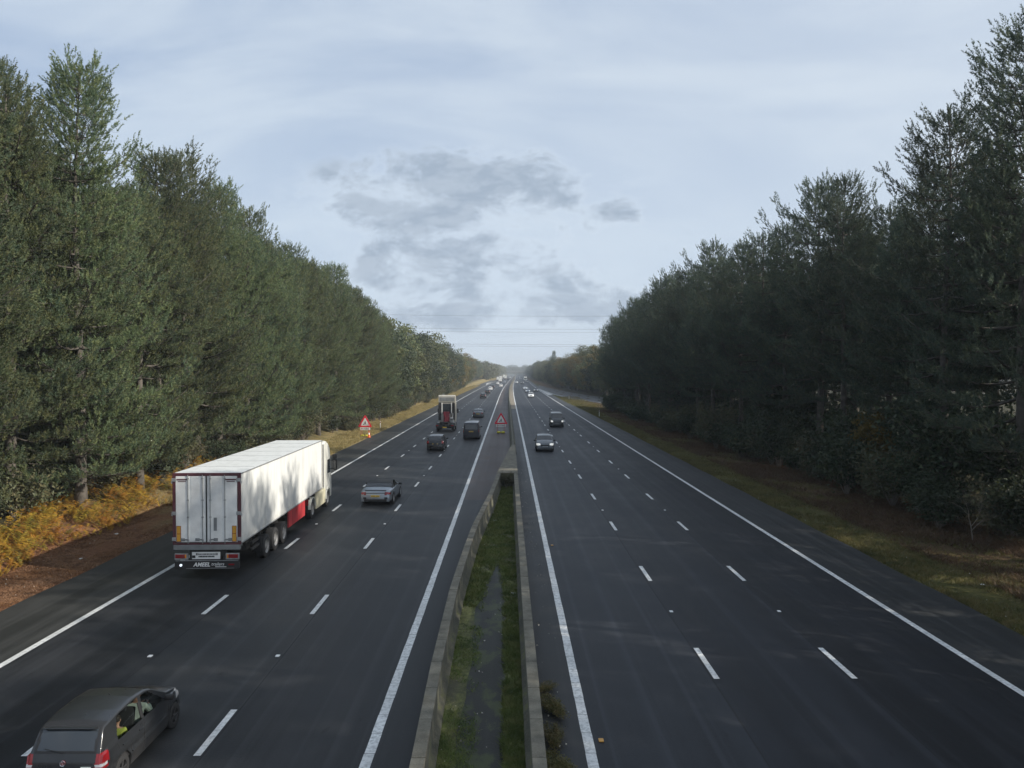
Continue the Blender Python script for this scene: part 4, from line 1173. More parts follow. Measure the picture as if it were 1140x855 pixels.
near_car.scale = (.915, .915, .915)
surf = info[3]
# rubbing strips, spoiler, bumper, badge, sticker, wiper, interior
for sx in (-1, 1):
    b = MB(); b.tube([(sx * (surf(y, .50) + .008), y, .50 + (y + .8) * .012) for y in np.linspace(-.78, .9, 12)], .018, 6); b.build('rubbing_strip', P_grey, near_car, True)
b = MB(); b.box((0, -1.60, 1.385), (1.04, .16, .035), .015, Matrix.Rotation(R(-14), 4, 'X')); b.build('spoiler', P_grey, near_car, True)
b = MB()
bx = np.linspace(-.80, .80, 17); prof = [(-1.90, .30), (-1.955, .34), (-1.965, .46), (-1.94, .555), (-1.88, .58)]
rings = []
for x in bx:
    t = abs(x / .80); cy = .20 * t ** 4
    rings.append([b.bm.verts.new((x, p[0] + cy, p[1])) for p in prof])
for i in range(len(rings) - 1):
    for j in range(4): b.bm.faces.new((rings[i][j], rings[i + 1][j], rings[i + 1][j + 1], rings[i][j + 1]))
b.build('rear_bumper', P_grey, near_car, True)
def on_tail(z):  # rear skin y at centre for height z
    ys_, zr_ = info[0], info[1]; k = np.where(ys_ < -1.4)[0]; return float(np.interp(z, zr_[k], ys_[k])) - .042
bd = MB(); yb = on_tail(.82)
rr = [(.052, .006), (.044, .010)]
n = 28
bd2 = []
for k in range(n):
    a = 2 * math.pi * k / n; bd2.append((math.cos(a) * .055, .815 + math.sin(a) * .055))
bd.prism(bd2, 1, yb - .014, yb + .006); badge = bd.build('badge', mat('badge_dark', (.25, .05, .06), .3), near_car)
b = MB(); 
ringp = [(math.cos(a) * .052, yb - .018, .815 + math.sin(a) * .052) for a in np.linspace(0, 2 * math.pi, 25)]
b.tube(ringp, .006, 5, False)
b.tube([(-.022, yb - .018, .862), (0, yb - .018, .822), (.022, yb - .018, .862)], .0055, 5)
b.tube([(-.043, yb - .018, .842), (-.020, yb - .018, .772), (0, yb - .018, .812), (.020, yb - .018, .772), (.043, yb - .018, .842)], .0055, 5)
b.build('badge_emblem', M['chrome'], badge)
b = MB(); ys0 = on_tail(.70); b.box((.46, ys0 + .012, .70), (.20, .012, .085), .003); stk = b.build('white_sticker', M['plate_w'], near_car)
b = MB()
for q in range(3): b.box((.46, ys0 + .004, .722 - q * .022), (.15 - q * .02, .003, .006))
b.build('sticker_lines', M['char'], stk)
b = MB(); b.box((0, on_tail(.70) + .005, .655), (.10, .03, .03), .01); b.build('tailgate_handle', M['chrome'], near_car)
b = MB(); b.tube([(0, on_tail(1.0) - .01, .985), (-.16, on_tail(1.03) - .02, 1.02), (-.42, on_tail(1.08) - .02, 1.06)], [.014, .009, .006], 6); b.build('rear_wiper', M['black'], near_car)
b = MB(); b.tube([(.1, -.3, 1.5), (.1, -.36, 1.56)], [.012, .006], 6); b.build('aerial', M['black'], near_car)
b = MB()
b.box((0, -.3, .50), (1.45, 2.6, .1), .02); b.box((0, .72, .82), (1.40, .34, .26), .06); b.box((0, -1.5, .72), (1.3, .35, .4), .03)
b.build('interior_floor', M['seat'], near_car)
for sx in (-1, 1):
    b = MB(); b.box((sx * .755, -.25, .66), (.04, 2.3, .50), .01); b.build('door_lining', M['seat'], near_car)
for (x, y) in ((-.36, .0), (.36, .0), (0, -.95)):
    b = MB(); w = .50 if y > -.5 else 1.25
    b.box((x, y, .62), (w, .5, .18), .05); b.box((x, y - .27, .92), (w, .14, .58), .06, Matrix.Rotation(R(-12), 4, 'X'))
    if y > -.5: b.box((x, y - .36, 1.24), (.26, .09, .17), .04)
    else: b.box((-.35, y - .36, 1.22), (.24, .09, .15), .04); b.box((.35, y - .36, 1.22), (.24, .09, .15), .04)
    b.build('car_seat', M['seat'], near_car, True)
b = MB(); b.tube([(.36 + .18 * math.cos(a), .60 + .05 * math.sin(a), .98 + .17 * math.sin(a)) for a in np.linspace(0, 2 * math.pi, 21)], .014, 6, False); b.build('steering_wheel', M['black'], near_car)
b = MB()
for sx in (-1, 1):
    b = MB(); b.box((sx * .74, -.245, 1.12), (.03, .10, .40), .01, Matrix.Rotation(sx * R(-13), 4, 'Y')); b.build('door_pillar', M['black'], near_car)

def person(loc, shirt, hairc, skin, label, pose='drive', sc=.93):
    """seated adult: one skinned body, head with face, hair and top as children"""
    root = empty('person', loc, 0, label, 'person'); root.scale = (sc, sc, sc)
    def skinned(name, verts, edges, rad, m, sub=2):
        me = bpy.data.meshes.new(name); me.from_pydata(verts, edges, []); o = link(name, me, m, root)
        o.modifiers.new('skin', 'SKIN'); 
        if not me.skin_vertices: me.skin_vertices.new()
        for i, r in enumerate(rad): me.skin_vertices[0].data[i].radius = (r, r)
        me.skin_vertices[0].data[0].use_root = True
        sb = o.modifiers.new('sub', 'SUBSURF'); sb.levels = sub; sb.render_levels = sub
        return o
    arm_r = [(.20, .02, .56), (.27, .16, .36), (.10, .40, .42), (.06, .46, .44)]
    arm_l = [(-.20, .02, .56), (-.27, .14, .36), (-.12, .38, .42), (-.08, .45, .44)]
    if pose != 'drive': arm_r = [(.20, .02, .56), (.26, .06, .34), (.14, .28, .22), (.10, .36, .22)]; arm_l = [(-a[0], a[1], a[2]) for a in arm_r]
    V = [(0, 0, .08), (0, -.03, .30), (0, 0, .50), (0, .01, .60), (0, .03, .68), (0, .04, .78)] + arm_r + arm_l + [(.10, .05, .06), (.13, .45, .12), (.13, .62, -.22), (-.10, .05, .06), (-.13, .45, .12), (-.13, .62, -.22)]
    E = [(0, 1), (1, 2), (2, 3), (3, 4), (4, 5), (2, 6), (6, 7), (7, 8), (8, 9), (2, 10), (10, 11), (11, 12), (12, 13), (0, 14), (14, 15), (15, 16), (0, 17), (17, 18), (18, 19)]
    rd = [.15, .13, .15, .06, .052, .085, .06, .045, .032, .036, .06, .045, .032, .036, .09, .07, .045, .09, .07, .045]
    body = skinned('body', V, E, rd, skin)
    # top: same skeleton, slightly thicker, ends at the neck and at the wrists
    V2 = [(0, 0, .06), (0, -.03, .30), (0, 0, .50), (0, .01, .575)] + arm_r[:3] + arm_l[:3]
    E2 = [(0, 1), (1, 2), (2, 3), (2, 4), (4, 5), (5, 6), (2, 7), (7, 8), (8, 9)]
    skinned('top', V2, E2, [.165, .145, .165, .075, .072, .057, .043, .072, .057, .043], shirt)
    b = MB(); b.sphere((0, .05, .80), .10, (.80, .98, 1.16), 18, 14); b.sphere((0, .155, .79), .018, (.8, 1.2, 1.3), 8, 6)
    for sx in (-1, 1): b.sphere((sx * .082, .045, .795), .025, (.4, .9, 1.2), 8, 6)
    b.build('head', skin, root, True, 80)
    b = MB()
    for sx in (-1, 1): b.sphere((sx * .032, .137, .812), .010, (1.2, .6, .7), 8, 6)
    b.box((0, .142, .752), (.045, .01, .008), .003); b.build('facial_features', M['char'], root)
    b = MB(); b.sphere((0, .028, .826), .107, (.84, .98, 1.05), 18, 12); 
    bmesh.ops.delete(b.bm, geom=[v for v in b.bm.verts if v.co.y > .085 and v.co.z < .85 or v.co.z < .76], context='VERTS')
    b.build('hair', hairc, root, True, 80)
    # fingers on both hands
    for si, arm in ((1, arm_r), (-1, arm_l)):
        h = Vector(arm[3]); b = MB()
        for q, ln in enumerate((.062, .07, .066, .052)):
            p = h + Vector((-.008 * si, .012, .022 - q * .016)); b.tube([p, p + Vector((-.022 * si, ln * .55, .004)), p + Vector((-.045 * si, ln * .7, -.010))], [.0085, .008, .006], 6)
        p = h + Vector((-.01 * si, -.01, .02)); b.tube([p, p + Vector((-.03 * si, .02, .022)), p + Vector((-.04 * si, .045, .026))], [.010, .009, .007], 6)
        b.build('fingers', skin, body, True)
    return root
skin_m = mat('skin', (.50, .28, .20), .5); hair_m = mat('dark_hair', (.018, .012, .01), .7)
sh1 = mat('pale_green_shirt', (.60, .68, .60), .85); sh2 = mat('yellow_vest', (.42, .47, .08), .8)
person((-8.14 + .40, 15.35 + .14, .44), sh1, hair_m, skin_m, 'driver in a pale top at the wheel of the dark grey hatchback')
person((-8.14 + .40, 15.35 - .62, .42), sh2, hair_m, skin_m, 'rear passenger in a yellow top inside the dark grey hatchback', 'sit', .74)

# silver convertible
CONV = dict(L=4.32, W=1.86, H=1.30, N=110, NA=12, NB=9, NC=10, wr=.335, ww=.24, axles=[-1.22, 1.28], tumble=.40, tf=.18, tr=.10, tn=4, crown=.03, soft=.10,
    roof=[(-2.16, .50), (-2.14, .68), (-2.09, .86), (-2.04, .90), (-1.7, .90), (-1.22, .94), (-.85, 1.15), (-.45, 1.27), (0, 1.30), (.28, 1.23), (.90, .94), (1.5, .84), (1.95, .70), (2.12, .55), (2.16, .40)],
    shoulder=[(-2.16, .48), (-2.12, .72), (-2.0, .83), (-1.3, .88), (.8, .86), (1.5, .78), (1.95, .64), (2.16, .38)],
    windscreen=(.18, .88), rear_glass=(.99, 1.13, -.7), side_windows=[(-.72, .72, -.5, .16)], roofcut=(-1.22, .3),
    lights=[('tail_light', -2.2, -1.86, .66, .80, .50), ('headlight', 1.7, 2.12, .52, .68, .5)], paint=P_silver, rear_plate=(-2.185, .58), mirror_y=.55, mirror_z=.93, trim=.30,
    seams=[[(-.75, .84), (-.78, .5), (-.72, .28)], [(.72, .84), (.70, .5), (.66, .28)]], handles=[(-.55, .70)])
cv, _ = make_car('convertible_car', CONV, 'silver two-seat convertible with grey fabric roof beside the white lorry', None, (-7.78, 46.1, 0), R(-1.0))
b = MB(); b.box((0, -2.08, .905), (1.25, .10, .03), .01); b.box((0, -2.165, .76), (1.25, .02, .045), .005); b.build('boot_lip', M['black'], cv)
b = MB(); b.box((0, -2.12, .33), (1.35, .10, .14), .03)
b.build('diffuser', M['black'], cv)
b = MB()
for sx in (-1, 1): b.box((sx * .62, -2.16, .46), (.18, .04, .12), .03)
b.build('bumper_vents', M['black'], cv)

SUVH = dict(L=4.25, W=1.80, H=1.52, N=80, wr=.33, axles=[-1.25, 1.33], tumble=.30, tf=.18, tr=.09, tn=4, crown=.04,
    roof=[(-2.12, .5), (-2.10, .80), (-2.02, 1.02), (-1.72, 1.40), (-1.6, 1.45), (-.8, 1.51), (-.2, 1.52), (.3, 1.44), (1.0, 1.04), (1.5, .95), (1.9, .80), (2.08, .6), (2.12, .45)],
    shoulder=[(-2.12, .48), (-2.08, .76), (-1.98, .96), (-1, .98), (.95, .94), (1.5, .87), (1.9, .74), (2.12, .42)],
    windscreen=(.33, .98), rear_glass=(1.06, 1.39, -1.3, .58), side_windows=[(-1.45, -.42, -1.3, -.36), (-.30, .85, -.26, .25)],
    lights=[('tail_light', -2.16, -1.85, .78, 1.02, .62), ('headlight', 1.62, 2.06, .62, .82, .48)], paint=P_black, rear_plate=(-2.135, .68), front_plate=(2.13, .5), mirror_y=.8, mirror_z=1.02, grille=(2.12, .62, .9, .14), trim=.27,
    seams=[[(-.36, .95), (-.38, .5), (-.38, .28)], [(.92, .92), (.92, .5), (.88, .28)]], handles=[(-.55, .85), (-1.3, .87)])
make_car('hatchback_car', dict(SUVH, roofglass=1), 'black hatchback in the middle lane ahead of the silver convertible', None, (-7.28, 76.4, 0), 0)

VAN = dict(L=5.0, W=1.94, H=1.98, N=90, wr=.34, axles=[-1.55, 1.5], tumble=.13, tf=.14, tr=.04, tn=6, crown=.035, soft=.10,
    roof=[(-2.5, .5), (-2.49, 1.0), (-2.42, 1.80), (-2.33, 1.93), (-1.2, 1.98), (.9, 1.97), (1.25, 1.88), (1.95, 1.22), (2.3, 1.05), (2.44, .85), (2.5, .5)],
    shoulder=[(-2.5, .48), (-2.48, .98), (-2.3, 1.12), (1.7, 1.10), (2.25, .98), (2.42, .8), (2.5, .46)],
    windscreen=(1.22, 1.92), rear_glass=(1.18, 1.78, -2.0, .72), side_windows=[(-2.1, -.62, -2.08, -.62), (-.5, .55, -.5, .55), (.68, 1.55, .68, 1.2)],
    lights=[('tail_light', -2.52, -2.38, .86, 1.16, .86), ('headlight', 2.1, 2.5, .74, .98, .62)], paint=P_navy, rear_plate=(-2.52, .95), mirror_y=1.45, mirror_z=1.22, ww=.22, trim=.3, grille=(2.49, .72, 1.1, .16), front_plate=(2.51, .52),
    seams=[[(-.56, 1.08), (-.56, .3)], [(.62, 1.08), (.62, .3)]], handles=[(-.40, .98), (.75, .98)], head='lens_clear')
make_car('panel_van', VAN, 'dark navy van with black windows in the lane beside the central reserve', None, (-4.32, 89.2, 0), 0, 'van')

SAL = dict(L=4.6, W=1.82, H=1.43, N=80, wr=.32, axles=[-1.35, 1.42], tumble=.36, tf=.17, tr=.12, tn=4, crown=.04,
    roof=[(-2.30, .5), (-2.28, .78), (-2.22, .95), (-1.75, 1.00), (-1.05, 1.33), (-.5, 1.43), (0, 1.43), (.35, 1.36), (1.05, .99), (1.6, .90), (2.05, .76), (2.26, .58), (2.30, .42)],
    shoulder=[(-2.30, .48), (-2.26, .74), (-2.15, .89), (-1, .94), (.95, .91), (1.6, .82), (2.05, .70), (2.30, .40)],
    windscreen=(.36, 1.02), rear_glass=(1.03, 1.31, -.9), side_windows=[(-1.3, -.42, -1.0, -.34), (-.28, .88, -.24, .28)],
    lights=[('tail_light', -2.34, -2.05, .70, .90, .52), ('headlight', 1.78, 2.25, .58, .76, .48)], paint=P_mid, rear_plate=(-2.335, .66), front_plate=(2.32, .46), mirror_y=.85, mirror_z=.98, grille=(2.30, .60, .8, .15), trim=.25, handles=[(-.5, .82), (-1.3, .84)])
make_car('saloon_car', SAL, 'grey saloon ahead of the dark van on the left carriageway', None, (-5.2, 130, 0), 0)

# oncoming car and van (face the camera)
ONC = dict(SUVH, paint=P_mid, head='head_on', W=1.81, H=1.50, N=100)
oc, _ = make_car('oncoming_car', ONC, 'grey car with lit headlamps coming towards the camera nearest on the right carriageway', None, (3.60, 75.6, 0), math.pi)
ONV = dict(VAN, paint=P_dgrey, head='head_on', W=1.9, side_windows=[(-.5, .55, -.5, .55), (.68, 1.55, .68, 1.2)])
make_car('oncoming_van', ONV, 'dark grey panel van coming towards the camera in the middle of the right carriageway', None, (6.9, 108.4, 0), math.pi, 'van')

# ------------------------------------------------------------ small distant traffic: copies with their own paint
def recolor(root, m):
    for ch in root.children:
        if ch.name.split('.')[0] in ('body', 'mirror', 'door_handle'):
            ch.material_slots[0].link = 'OBJECT'; ch.material_slots[0].material = m
def copy_car(proto, lab, x, d, m, towards, name):
    c = copy_tree(proto); c.location = (x + off(d), d, 0); c.rotation_euler = (0, 0, math.pi if towards else 0)
    c.name = name; c['label'] = lab
    if 'group' in c: del c['group']
    recolor(c, m); return c
LIGHT = dict(N=44, NA=6, NB=5, NC=5)
p_hatch, _ = make_car('distant_car', dict(SUVH, paint=P_dgrey, seams=[], handles=[], **{k: v for k, v in LIGHT.items()}), 'black car, nearest of the distant queue on the left carriageway', None, (-7.5 + off(222), 222, 0), 0)
p_sal, _ = make_car('distant_car', dict(SAL, paint=P_white, head='head_on', handles=[], **{k: v for k, v in LIGHT.items()}), 'white car leading the distant oncoming group on the right carriageway', None, (6.8 + off(229), 229, 0), math.pi)
p_hatch2, _ = make_car('distant_car', dict(SUVH, paint=P_silver, head='head_on', seams=[], handles=[], **{k: v for k, v in LIGHT.items()}), 'silver car just behind the leading white oncoming car', None, (7.0 + off(278), 278, 0), math.pi)
DL = [(-7.5, 266, P_black, 'black boxy car second in the distant left queue'),
      (-7.8, 313, P_white, 'white car third in the distant left queue'),
      (-8.1, 358, P_dgrey, 'dark grey car fourth in the distant left queue'),
      (-4.6, 380, P_white, 'white car near the barrier far down the left carriageway'),
      (-8.0, 455, P_white, 'small white car behind the far left-hand lorries'),
      (-4.5, 505, P_silver, 'small silver car near the barrier beside the far lorries'),
      (-8.1, 620, P_mid, 'grey speck of a car between the far left-hand lorries'),
      (-4.6, 700, P_black, 'black speck of a car near the barrier on the far left carriageway'),
      (-4.6, 905, P_white, 'white speck of a car furthest off on the left carriageway')]
for x, d, m, lab in DL: copy_car(p_hatch, lab, x, d, m, False, 'distant_car')
DR = [(6.9, 324, P_white, 'white car third in the oncoming group on the right carriageway', 1),
      (10.5, 294, P_mid, 'grey car in the outer lane beside the slip road nose', 0),
      (7.1, 485, P_black, 'black car in the middle of the far oncoming traffic', 1),
      (3.5, 500, P_white, 'white car near the barrier in the far oncoming traffic', 0),
      (10.7, 540, P_dgrey, 'dark car in the outer lane of the far oncoming traffic', 1),
      (3.5, 640, P_dgrey, 'dark grey speck of a car near the barrier on the far right carriageway', 1),
      (7.1, 770, P_silver, 'silver speck of a car in the far oncoming traffic', 0),
      (10.7, 720, P_white, 'white speck of a car in the outer lane of the far oncoming traffic', 1),
      (3.5, 860, P_mid, 'grey speck of a car beside the barrier near the distant bridge', 0),
      (7.1, 980, P_white, 'white speck of a car furthest off on the right carriageway', 1)]
for x, d, m, lab, k in DR: copy_car(p_hatch2 if k else p_sal, lab, x, d, m, True, 'distant_car')

# ------------------------------------------------------------ distant rigid lorries and vans
def box_lorry(lab, x, d, boxm, cabm, towards=False, L=8.5, H=3.7):
    root = empty('box_lorry', (x + off(d), d, 0), math.pi if towards else 0, lab, 'lorry')
    b = MB(); b.box((0, -.9, 1.05 + (H - 1.05) / 2), (2.45, L - 2.4, H - 1.05), .05); bx = b.build('cargo_box', boxm, root)
    b = MB()
    for sx in (-1, 1): b.box((sx * .56, -.9 - (L - 2.4) / 2 - .012, 1.1 + (H - 1.1) / 2), (1.04, .02, H - 1.35), .01)
    b.build('rear_door', M['trailer_door'], bx)
    b = MB(); cy = L / 2 - 1.05; b.prism([(cy - .9, .6), (cy + 1.0, .6), (cy + 1.03, 1.5), (cy + .72, 2.75), (cy - .9, 2.85)], 0, -1.2, 1.2)
    cab = b.build('cab', cabm, root)
    b = MB(); b.box((0, cy + .90, 2.1), (2.1, .05, .85), .02, Matrix.Rotation(R(13), 4, 'X')); b.build('windscreen', M['glass_dark'], cab)
    b = MB(); b.box((0, -.2, .8), (1.0, L - .6, .25), .02); b.box((0, -L / 2 + .35, .55), (2.3, .1, .2), .02); b.build('chassis', M['chassis'], root)
    for sx in (-1, 1):
        b = MB(); b.box((sx * .95, -L / 2 + .28, .75), (.35, .06, .14), .01); b.build('tail_light', M['lens_red'], root)
    add_wheels(root, [(sx * 1.02, yy) for yy in (-2.2, L / 2 - 1.2) for sx in (-1, 1)], .48, .3, 'lorry', 'rim_grey')
    return root
box_lorry('dark box lorry in the slow lane far down the left carriageway', -11.7, 610, mat('dark_box', (.06, .065, .08), .6), P_dgrey)
box_lorry('white box lorry just ahead of the far dark lorry', -11.7, 700, M['trailer_door'], M['cab_white'])
box_lorry('pale box lorry in the middle lane among the far left traffic', -8.1, 760, M['trailer_door'], M['cab_white'])
box_lorry('tall white lorry furthest ahead on the left carriageway', -11.7, 880, M['trailer_door'], M['cab_white'], H=4.1)
box_lorry('small white box van behind the far dark lorry', -8.2, 530, M['trailer_door'], M['cab_white'], L=6.2, H=2.8)
box_lorry('white oncoming box lorry in the outer lane of the far right carriageway', 10.6, 620, M['trailer_door'], M['cab_white'], True, H=3.6)

# ------------------------------------------------------------ the white articulated lorry
def artic():
    root = empty('articulated_lorry', (-11.46, 28.5, 0), R(1.25), 'long white articulated lorry with maroon door frame and red side locker in the slow lane', 'lorry')
    W2 = 1.275; z0, z1 = 1.32, 4.04; L = 13.6
    b = MB(); b.box((0, L / 2 + .05, (z0 + z1) / 2), (2 * W2 - .03, L - .10, z1 - z0), .03); body = b.build('trailer_body', M['trailer'], root)
    b = MB()
    for sx in (-1, 1):
        b.box((sx * (W2 - .012), L / 2 + .05, z1 - .03), (.04, L - .06, .05), .01); b.box((sx * (W2 - .012), L / 2 + .05, z0 + .03), (.04, L - .06, .05), .01)
    b.box((0, L - .02, (z0 + z1) / 2), (2 * W2 + .01, .08, z1 - z0), .02)
    b.build('edge_rails', M['galv'], body)
    b = MB()
    for k in range(1, 7): b.box((0, k * L / 7, z1 + .004), (2 * W2 - .14, .02, .008))
    b.build('roof_seams', M['galv'], body)
    # rear frame
    b = MB()
    for sx in (-1, 1): b.box((sx * (W2 - .055), -.02, (z0 + z1) / 2), (.115, .10, z1 - z0), .015)
    b.box((0, -.02, z1 - .05), (2 * W2, .102, .11), .012); b.box((0, -.02, z0 + .035), (2 * W2 - .2, .10, .07), .01)
    b.build('door_frame', M['maroon'], body)
    # two doors, each with two recessed panel leaves
    for sx in (-1, 1):
        b = MB(); dw = W2 - .13
        b.box((sx * (dw / 2 + .01), -.035, (z0 + z1) / 2), (dw - .012, .05, z1 - z0 - .2), .008)
        for q in range(2): b.box((sx * (.03 + dw * (.25 + .5 * q)), -.064, (z0 + z1) / 2), (dw * .5 - .05, .012, z1 - z0 - .26), .006)
        door = b.build('rear_door', M['trailer_door'], body)
        for q in (.10, .58):
            x = sx * (.03 + q * dw); rb_ = MB(); rb_.cyl((x, -.085, z0 + .05), (x, -.085, z1 - .06), .017, None, 8)
            for zz in (z0 + .18, z0 + 1.05, z0 + 1.7, z1 - .2): rb_.box((x, -.08, zz), (.075, .03, .05), .005)
            rb_.build('lock_rod', M['galv'], door)
            h_ = MB(); h_.box((x + sx * .12, -.085, z0 + .20), (.24, .025, .05), .01); h_.box((x + sx * .2, -.078, z0 + .20), (.16, .02, .11), .01); h_.build('door_handle', M['grey_paint'], door)
        for zz in (z0 + .22, z0 + 1.2, z1 - .25):
            h_ = MB(); h_.box((sx * (W2 - .06), -.08, zz), (.17, .04, .13), .01); h_.build('hinge', M['galv'], door)
        r_ = MB(); r_.box((sx * (dw - .10), -.074, z0 + .42), (.15, .014, .58), .004); mk = r_.build('reflective_marker', M['lens_amber'], door)
        mk.data.materials.clear(); mk.data.materials.append(bpy.data.materials.get('marker_yellow') or mat('marker_yellow', (.62, .32, .03), .5))
        r_ = MB(); r_.box((sx * (dw - .10), -.083, z0 + .42), (.17, .006, .02)); 
        for s_ in (-1, 1): r_.box((sx * (dw - .10) + s_ * .078, -.083, z0 + .42), (.014, .006, .60))
        r_.box((sx * (dw - .10), -.083, z0 + .716), (.17, .006, .014)); r_.box((sx * (dw - .10), -.083, z0 + .124), (.17, .006, .014)); r_.bm.faces.ensure_lookup_table()
        r_.build('marker_border', M['lens_red'], mk)
        r_ = MB(); r_.box((sx * (dw * .80), -.074, z1 - .24), (.40, .008, .05)); r_.box((sx * (dw * .80), -.074, z1 - .31), (.30, .008, .03)); r_.build('door_decal', M['maroon'], door)
        if sx > 0:
            r_ = MB(); r_.box((.03 + dw * .26, -.073, z0 + .78), (.12, .008, .50), .003); r_.build('grey_patch', M['grey_paint'], door)
    for sx in (-1, 1):
        b = MB(); b.cyl((sx * (dw * .0 + .012), -.075, z0 + .1), (sx * .012, -.075, z1 - .1), .012, None, 6); b.build('door_seal', M['black'], body)
    for sx in (-1, 1):
        for zz in (z1 - .10, 2.72):
            b = MB(); b.box((sx * (W2 + .025), -.03, zz - .25), (.05, .06, .10), .01); b.build('marker_lamp', M['lens_clear'], body)
    # sill, light bar, bumper
    b = MB(); b.box((0, -.01, z0 - .10), (2.5, .16, .19), .02); b.box((0, .3, z0 - .12), (2.3, .5, .10), .02); b.build('rear_sill', M['grey_paint'], root)
    b = MB()
    for sx in (-1, 1):
        b.box((sx * .62, .10, .85), (.14, .12, .60), .01); b.box((sx * 1.08, .02, 1.12), (.36, .12, .05), .01)
    b.box((0, .06, 1.02), (1.2, .08, .30), .01); b.build('bumper_brackets', M['chassis'], root)
    b = MB(); b.box((0, -.01, .55), (2.44, .09, .30), .02); bump = b.build('rear_bumper', M['black'], root)
    b = MB(); b.box((0, -.06, .712), (2.36, .03, .022), .004); b.box((.12, -.062, .42), (1.8, .01, .012)); b.build('bumper_trim', M['galv'], bump)
    text_mesh('bumper_lettering', 'AMEEL', .21, M['sign_white'], bump, (-.20, -.062, .555), REAR_ROT, .003, .25, bold=.006)
    text_mesh('bumper_lettering', 'trailers', .17, M['sign_white'], bump, (.40, -.062, .575), REAR_ROT, .003, .25, bold=.0)
    b = MB(); b.box((.52, -.06, .475), (.42, .006, .022)); b.build('bumper_underline', M['sign_white'], bump)
    # light boxes
    for sx in (-1, 1):
        b = MB(); b.box((sx * .96, -.03, .87), (.50, .10, .24), .015); lb = b.build('light_housing', M['galv'], root)
        b = MB(); b.box((sx * 1.0, -.085, .885), (.36, .03, .15), .02); b.build('tail_light', M['lens_red'], lb)
        b = MB(); b.box((sx * .79, -.085, .885), (.05, .03, .14), .01); b.build('indicator', M['lens_amber'], lb)
    b = MB(); b.cyl((-.98, -.055, .54), (-.98, -.075, .54), .05, None, 14); b.build('fog_lamp', M['rev_on'], bump)
    b = MB(); b.box((.92, -.06, .56), (.22, .02, .06), .01); b.build('side_reflector', M['lens_red'], bump)
    b = MB(); b.box((-.04, -.03, .90), (1.06, .02, .27), .006); pan = b.build('plate_panel', M['plate_w'], root)
    b = MB(); rr_ = random.Random(4)
    x = -.34
    while x < .30:
        w = rr_.uniform(.03, .05); b.box((x, -.043, .955), (w, .004, .045)); x += w + .014
    for x in (-.40, .34): b.box((x, -.043, .955), (.035, .004, .085)); b.box((x + .05, -.043, .955), (.02, .004, .085))
    x = -.30
    while x < .30:
        w = rr_.uniform(.035, .05); b.box((x, -.043, .865), (w, .004, .06), 0); x += w + .012
    b.box((-.50, -.044, .86), (.12, .006, .10), .0); b.build('panel_characters', M['char'], pan)
    # chassis, lockers, side guards, mudguards
    b = MB()
    for sx in (-1, 1): b.box((sx * .5, 6.6, 1.12), (.12, 12.8, .28), .01)
    for y in np.arange(.4, 13.2, 1.2): b.box((0, y, 1.15), (2.3, .08, .12), .005)
    for y in (3.3, 4.6, 5.9): b.cyl((-1.05, y, .52), (1.05, y, .52), .07, None, 10)
    b.box((0, 2.1, .8), (1.7, .5, .35), .02); b.build('trailer_chassis', M['chassis'], root)
    for sx in (-1, 1):
        b = MB(); b.box((sx * (W2 - .03), 8.2, .93), (.06, 3.1, .76), .01); b.build('side_locker', M['red_panel'], root)
    for k in (7.3, 8.2, 9.1):
        b = MB(); b.box((W2 + .003, k, .93), (.006, .02, .74)); b.build('locker_seam', M['maroon'], root)
    b = MB(); b.box((W2 - .1, 2.0, .78), (.10, 1.0, .10), .01); b.box((W2 - .1, 2.0, 1.02), (.10, 1.0, .10), .01); b.build('side_guard', M['chassis'], root)
    b = MB()
    for sx in (-1, 1): b.box((sx * (W2 - .2), 2.45, .75), (.36, .02, .62), .0)
    b.build('mudflap', M['black'], root)
    add_wheels(root, [(sx * (W2 - .20), y) for y in (3.3, 4.62, 5.94) for sx in (-1, 1)], .50, .38, 'lorry', 'rim_grey')
    # tractor
    tr = empty('tractor_unit', (0, 0, 0), 0, parent=root)
    b = MB()
    for sx in (-1, 1): b.box((sx * .42, 13.0, .85), (.09, 5.2, .24), .01)
    b.box((0, 11.75, .6), (2.1, .3, .12), .01); b.cyl((0, 11.5, 1.2), (0, 11.5, 1.28), .55, None, 18); b.box((0, 10.9, .75), (2.3, .10, .32), .02); b.build('tractor_chassis', M['chassis'], tr)
    for sx in (-1, 1):
        b = MB(); b.box((sx * 1.0, 10.72, 1.02), (.42, .10, .30), .02); b.build('tail_light', M['lens_red'], tr)
        # mudguard over the drive wheel
        b = MB(); pts = [(11.75 + .62 * math.cos(a), .52 + .62 * math.sin(a)) for a in np.linspace(R(5), R(175), 14)]; pin = [(11.75 + .58 * math.cos(a), .52 + .58 * math.sin(a)) for a in np.linspace(R(175), R(5), 14)]
        b.prism(pts + pin, 0, sx * 1.22 if sx < 0 else .80, -.80 if sx < 0 else 1.22); b.build('mudguard', M['cab_white'], tr)
        b = MB(); b.box((sx * 1.16, 13.55, .78), (.16, 2.2, .82), .05); b.build('side_fairing', M['cream'], tr)
        b = MB(); b.box((sx * .98, 13.55, 1.13), (.35, 2.1, .04), .01); b.build('catwalk', M['galv'], tr)
    # cab shell from a side outline with rounded front
    prof = [(14.15, 1.15), (14.15, 3.55), (14.35, 3.82), (14.75, 3.90), (15.35, 3.80), (15.85, 3.45), (16.05, 3.05), (16.30, 2.0), (16.33, 1.1), (16.33, .45), (15.98, .40), (15.95, .9), (15.75, 1.10), (15.2, 1.10), (14.9, .95), (14.8, 1.15)]
    b = MB(); b.prism(prof, 0, -1.22, 1.22)
    es = [e for e in b.bm.edges if abs(e.verts[0].co.x - e.verts[1].co.x) < .01]
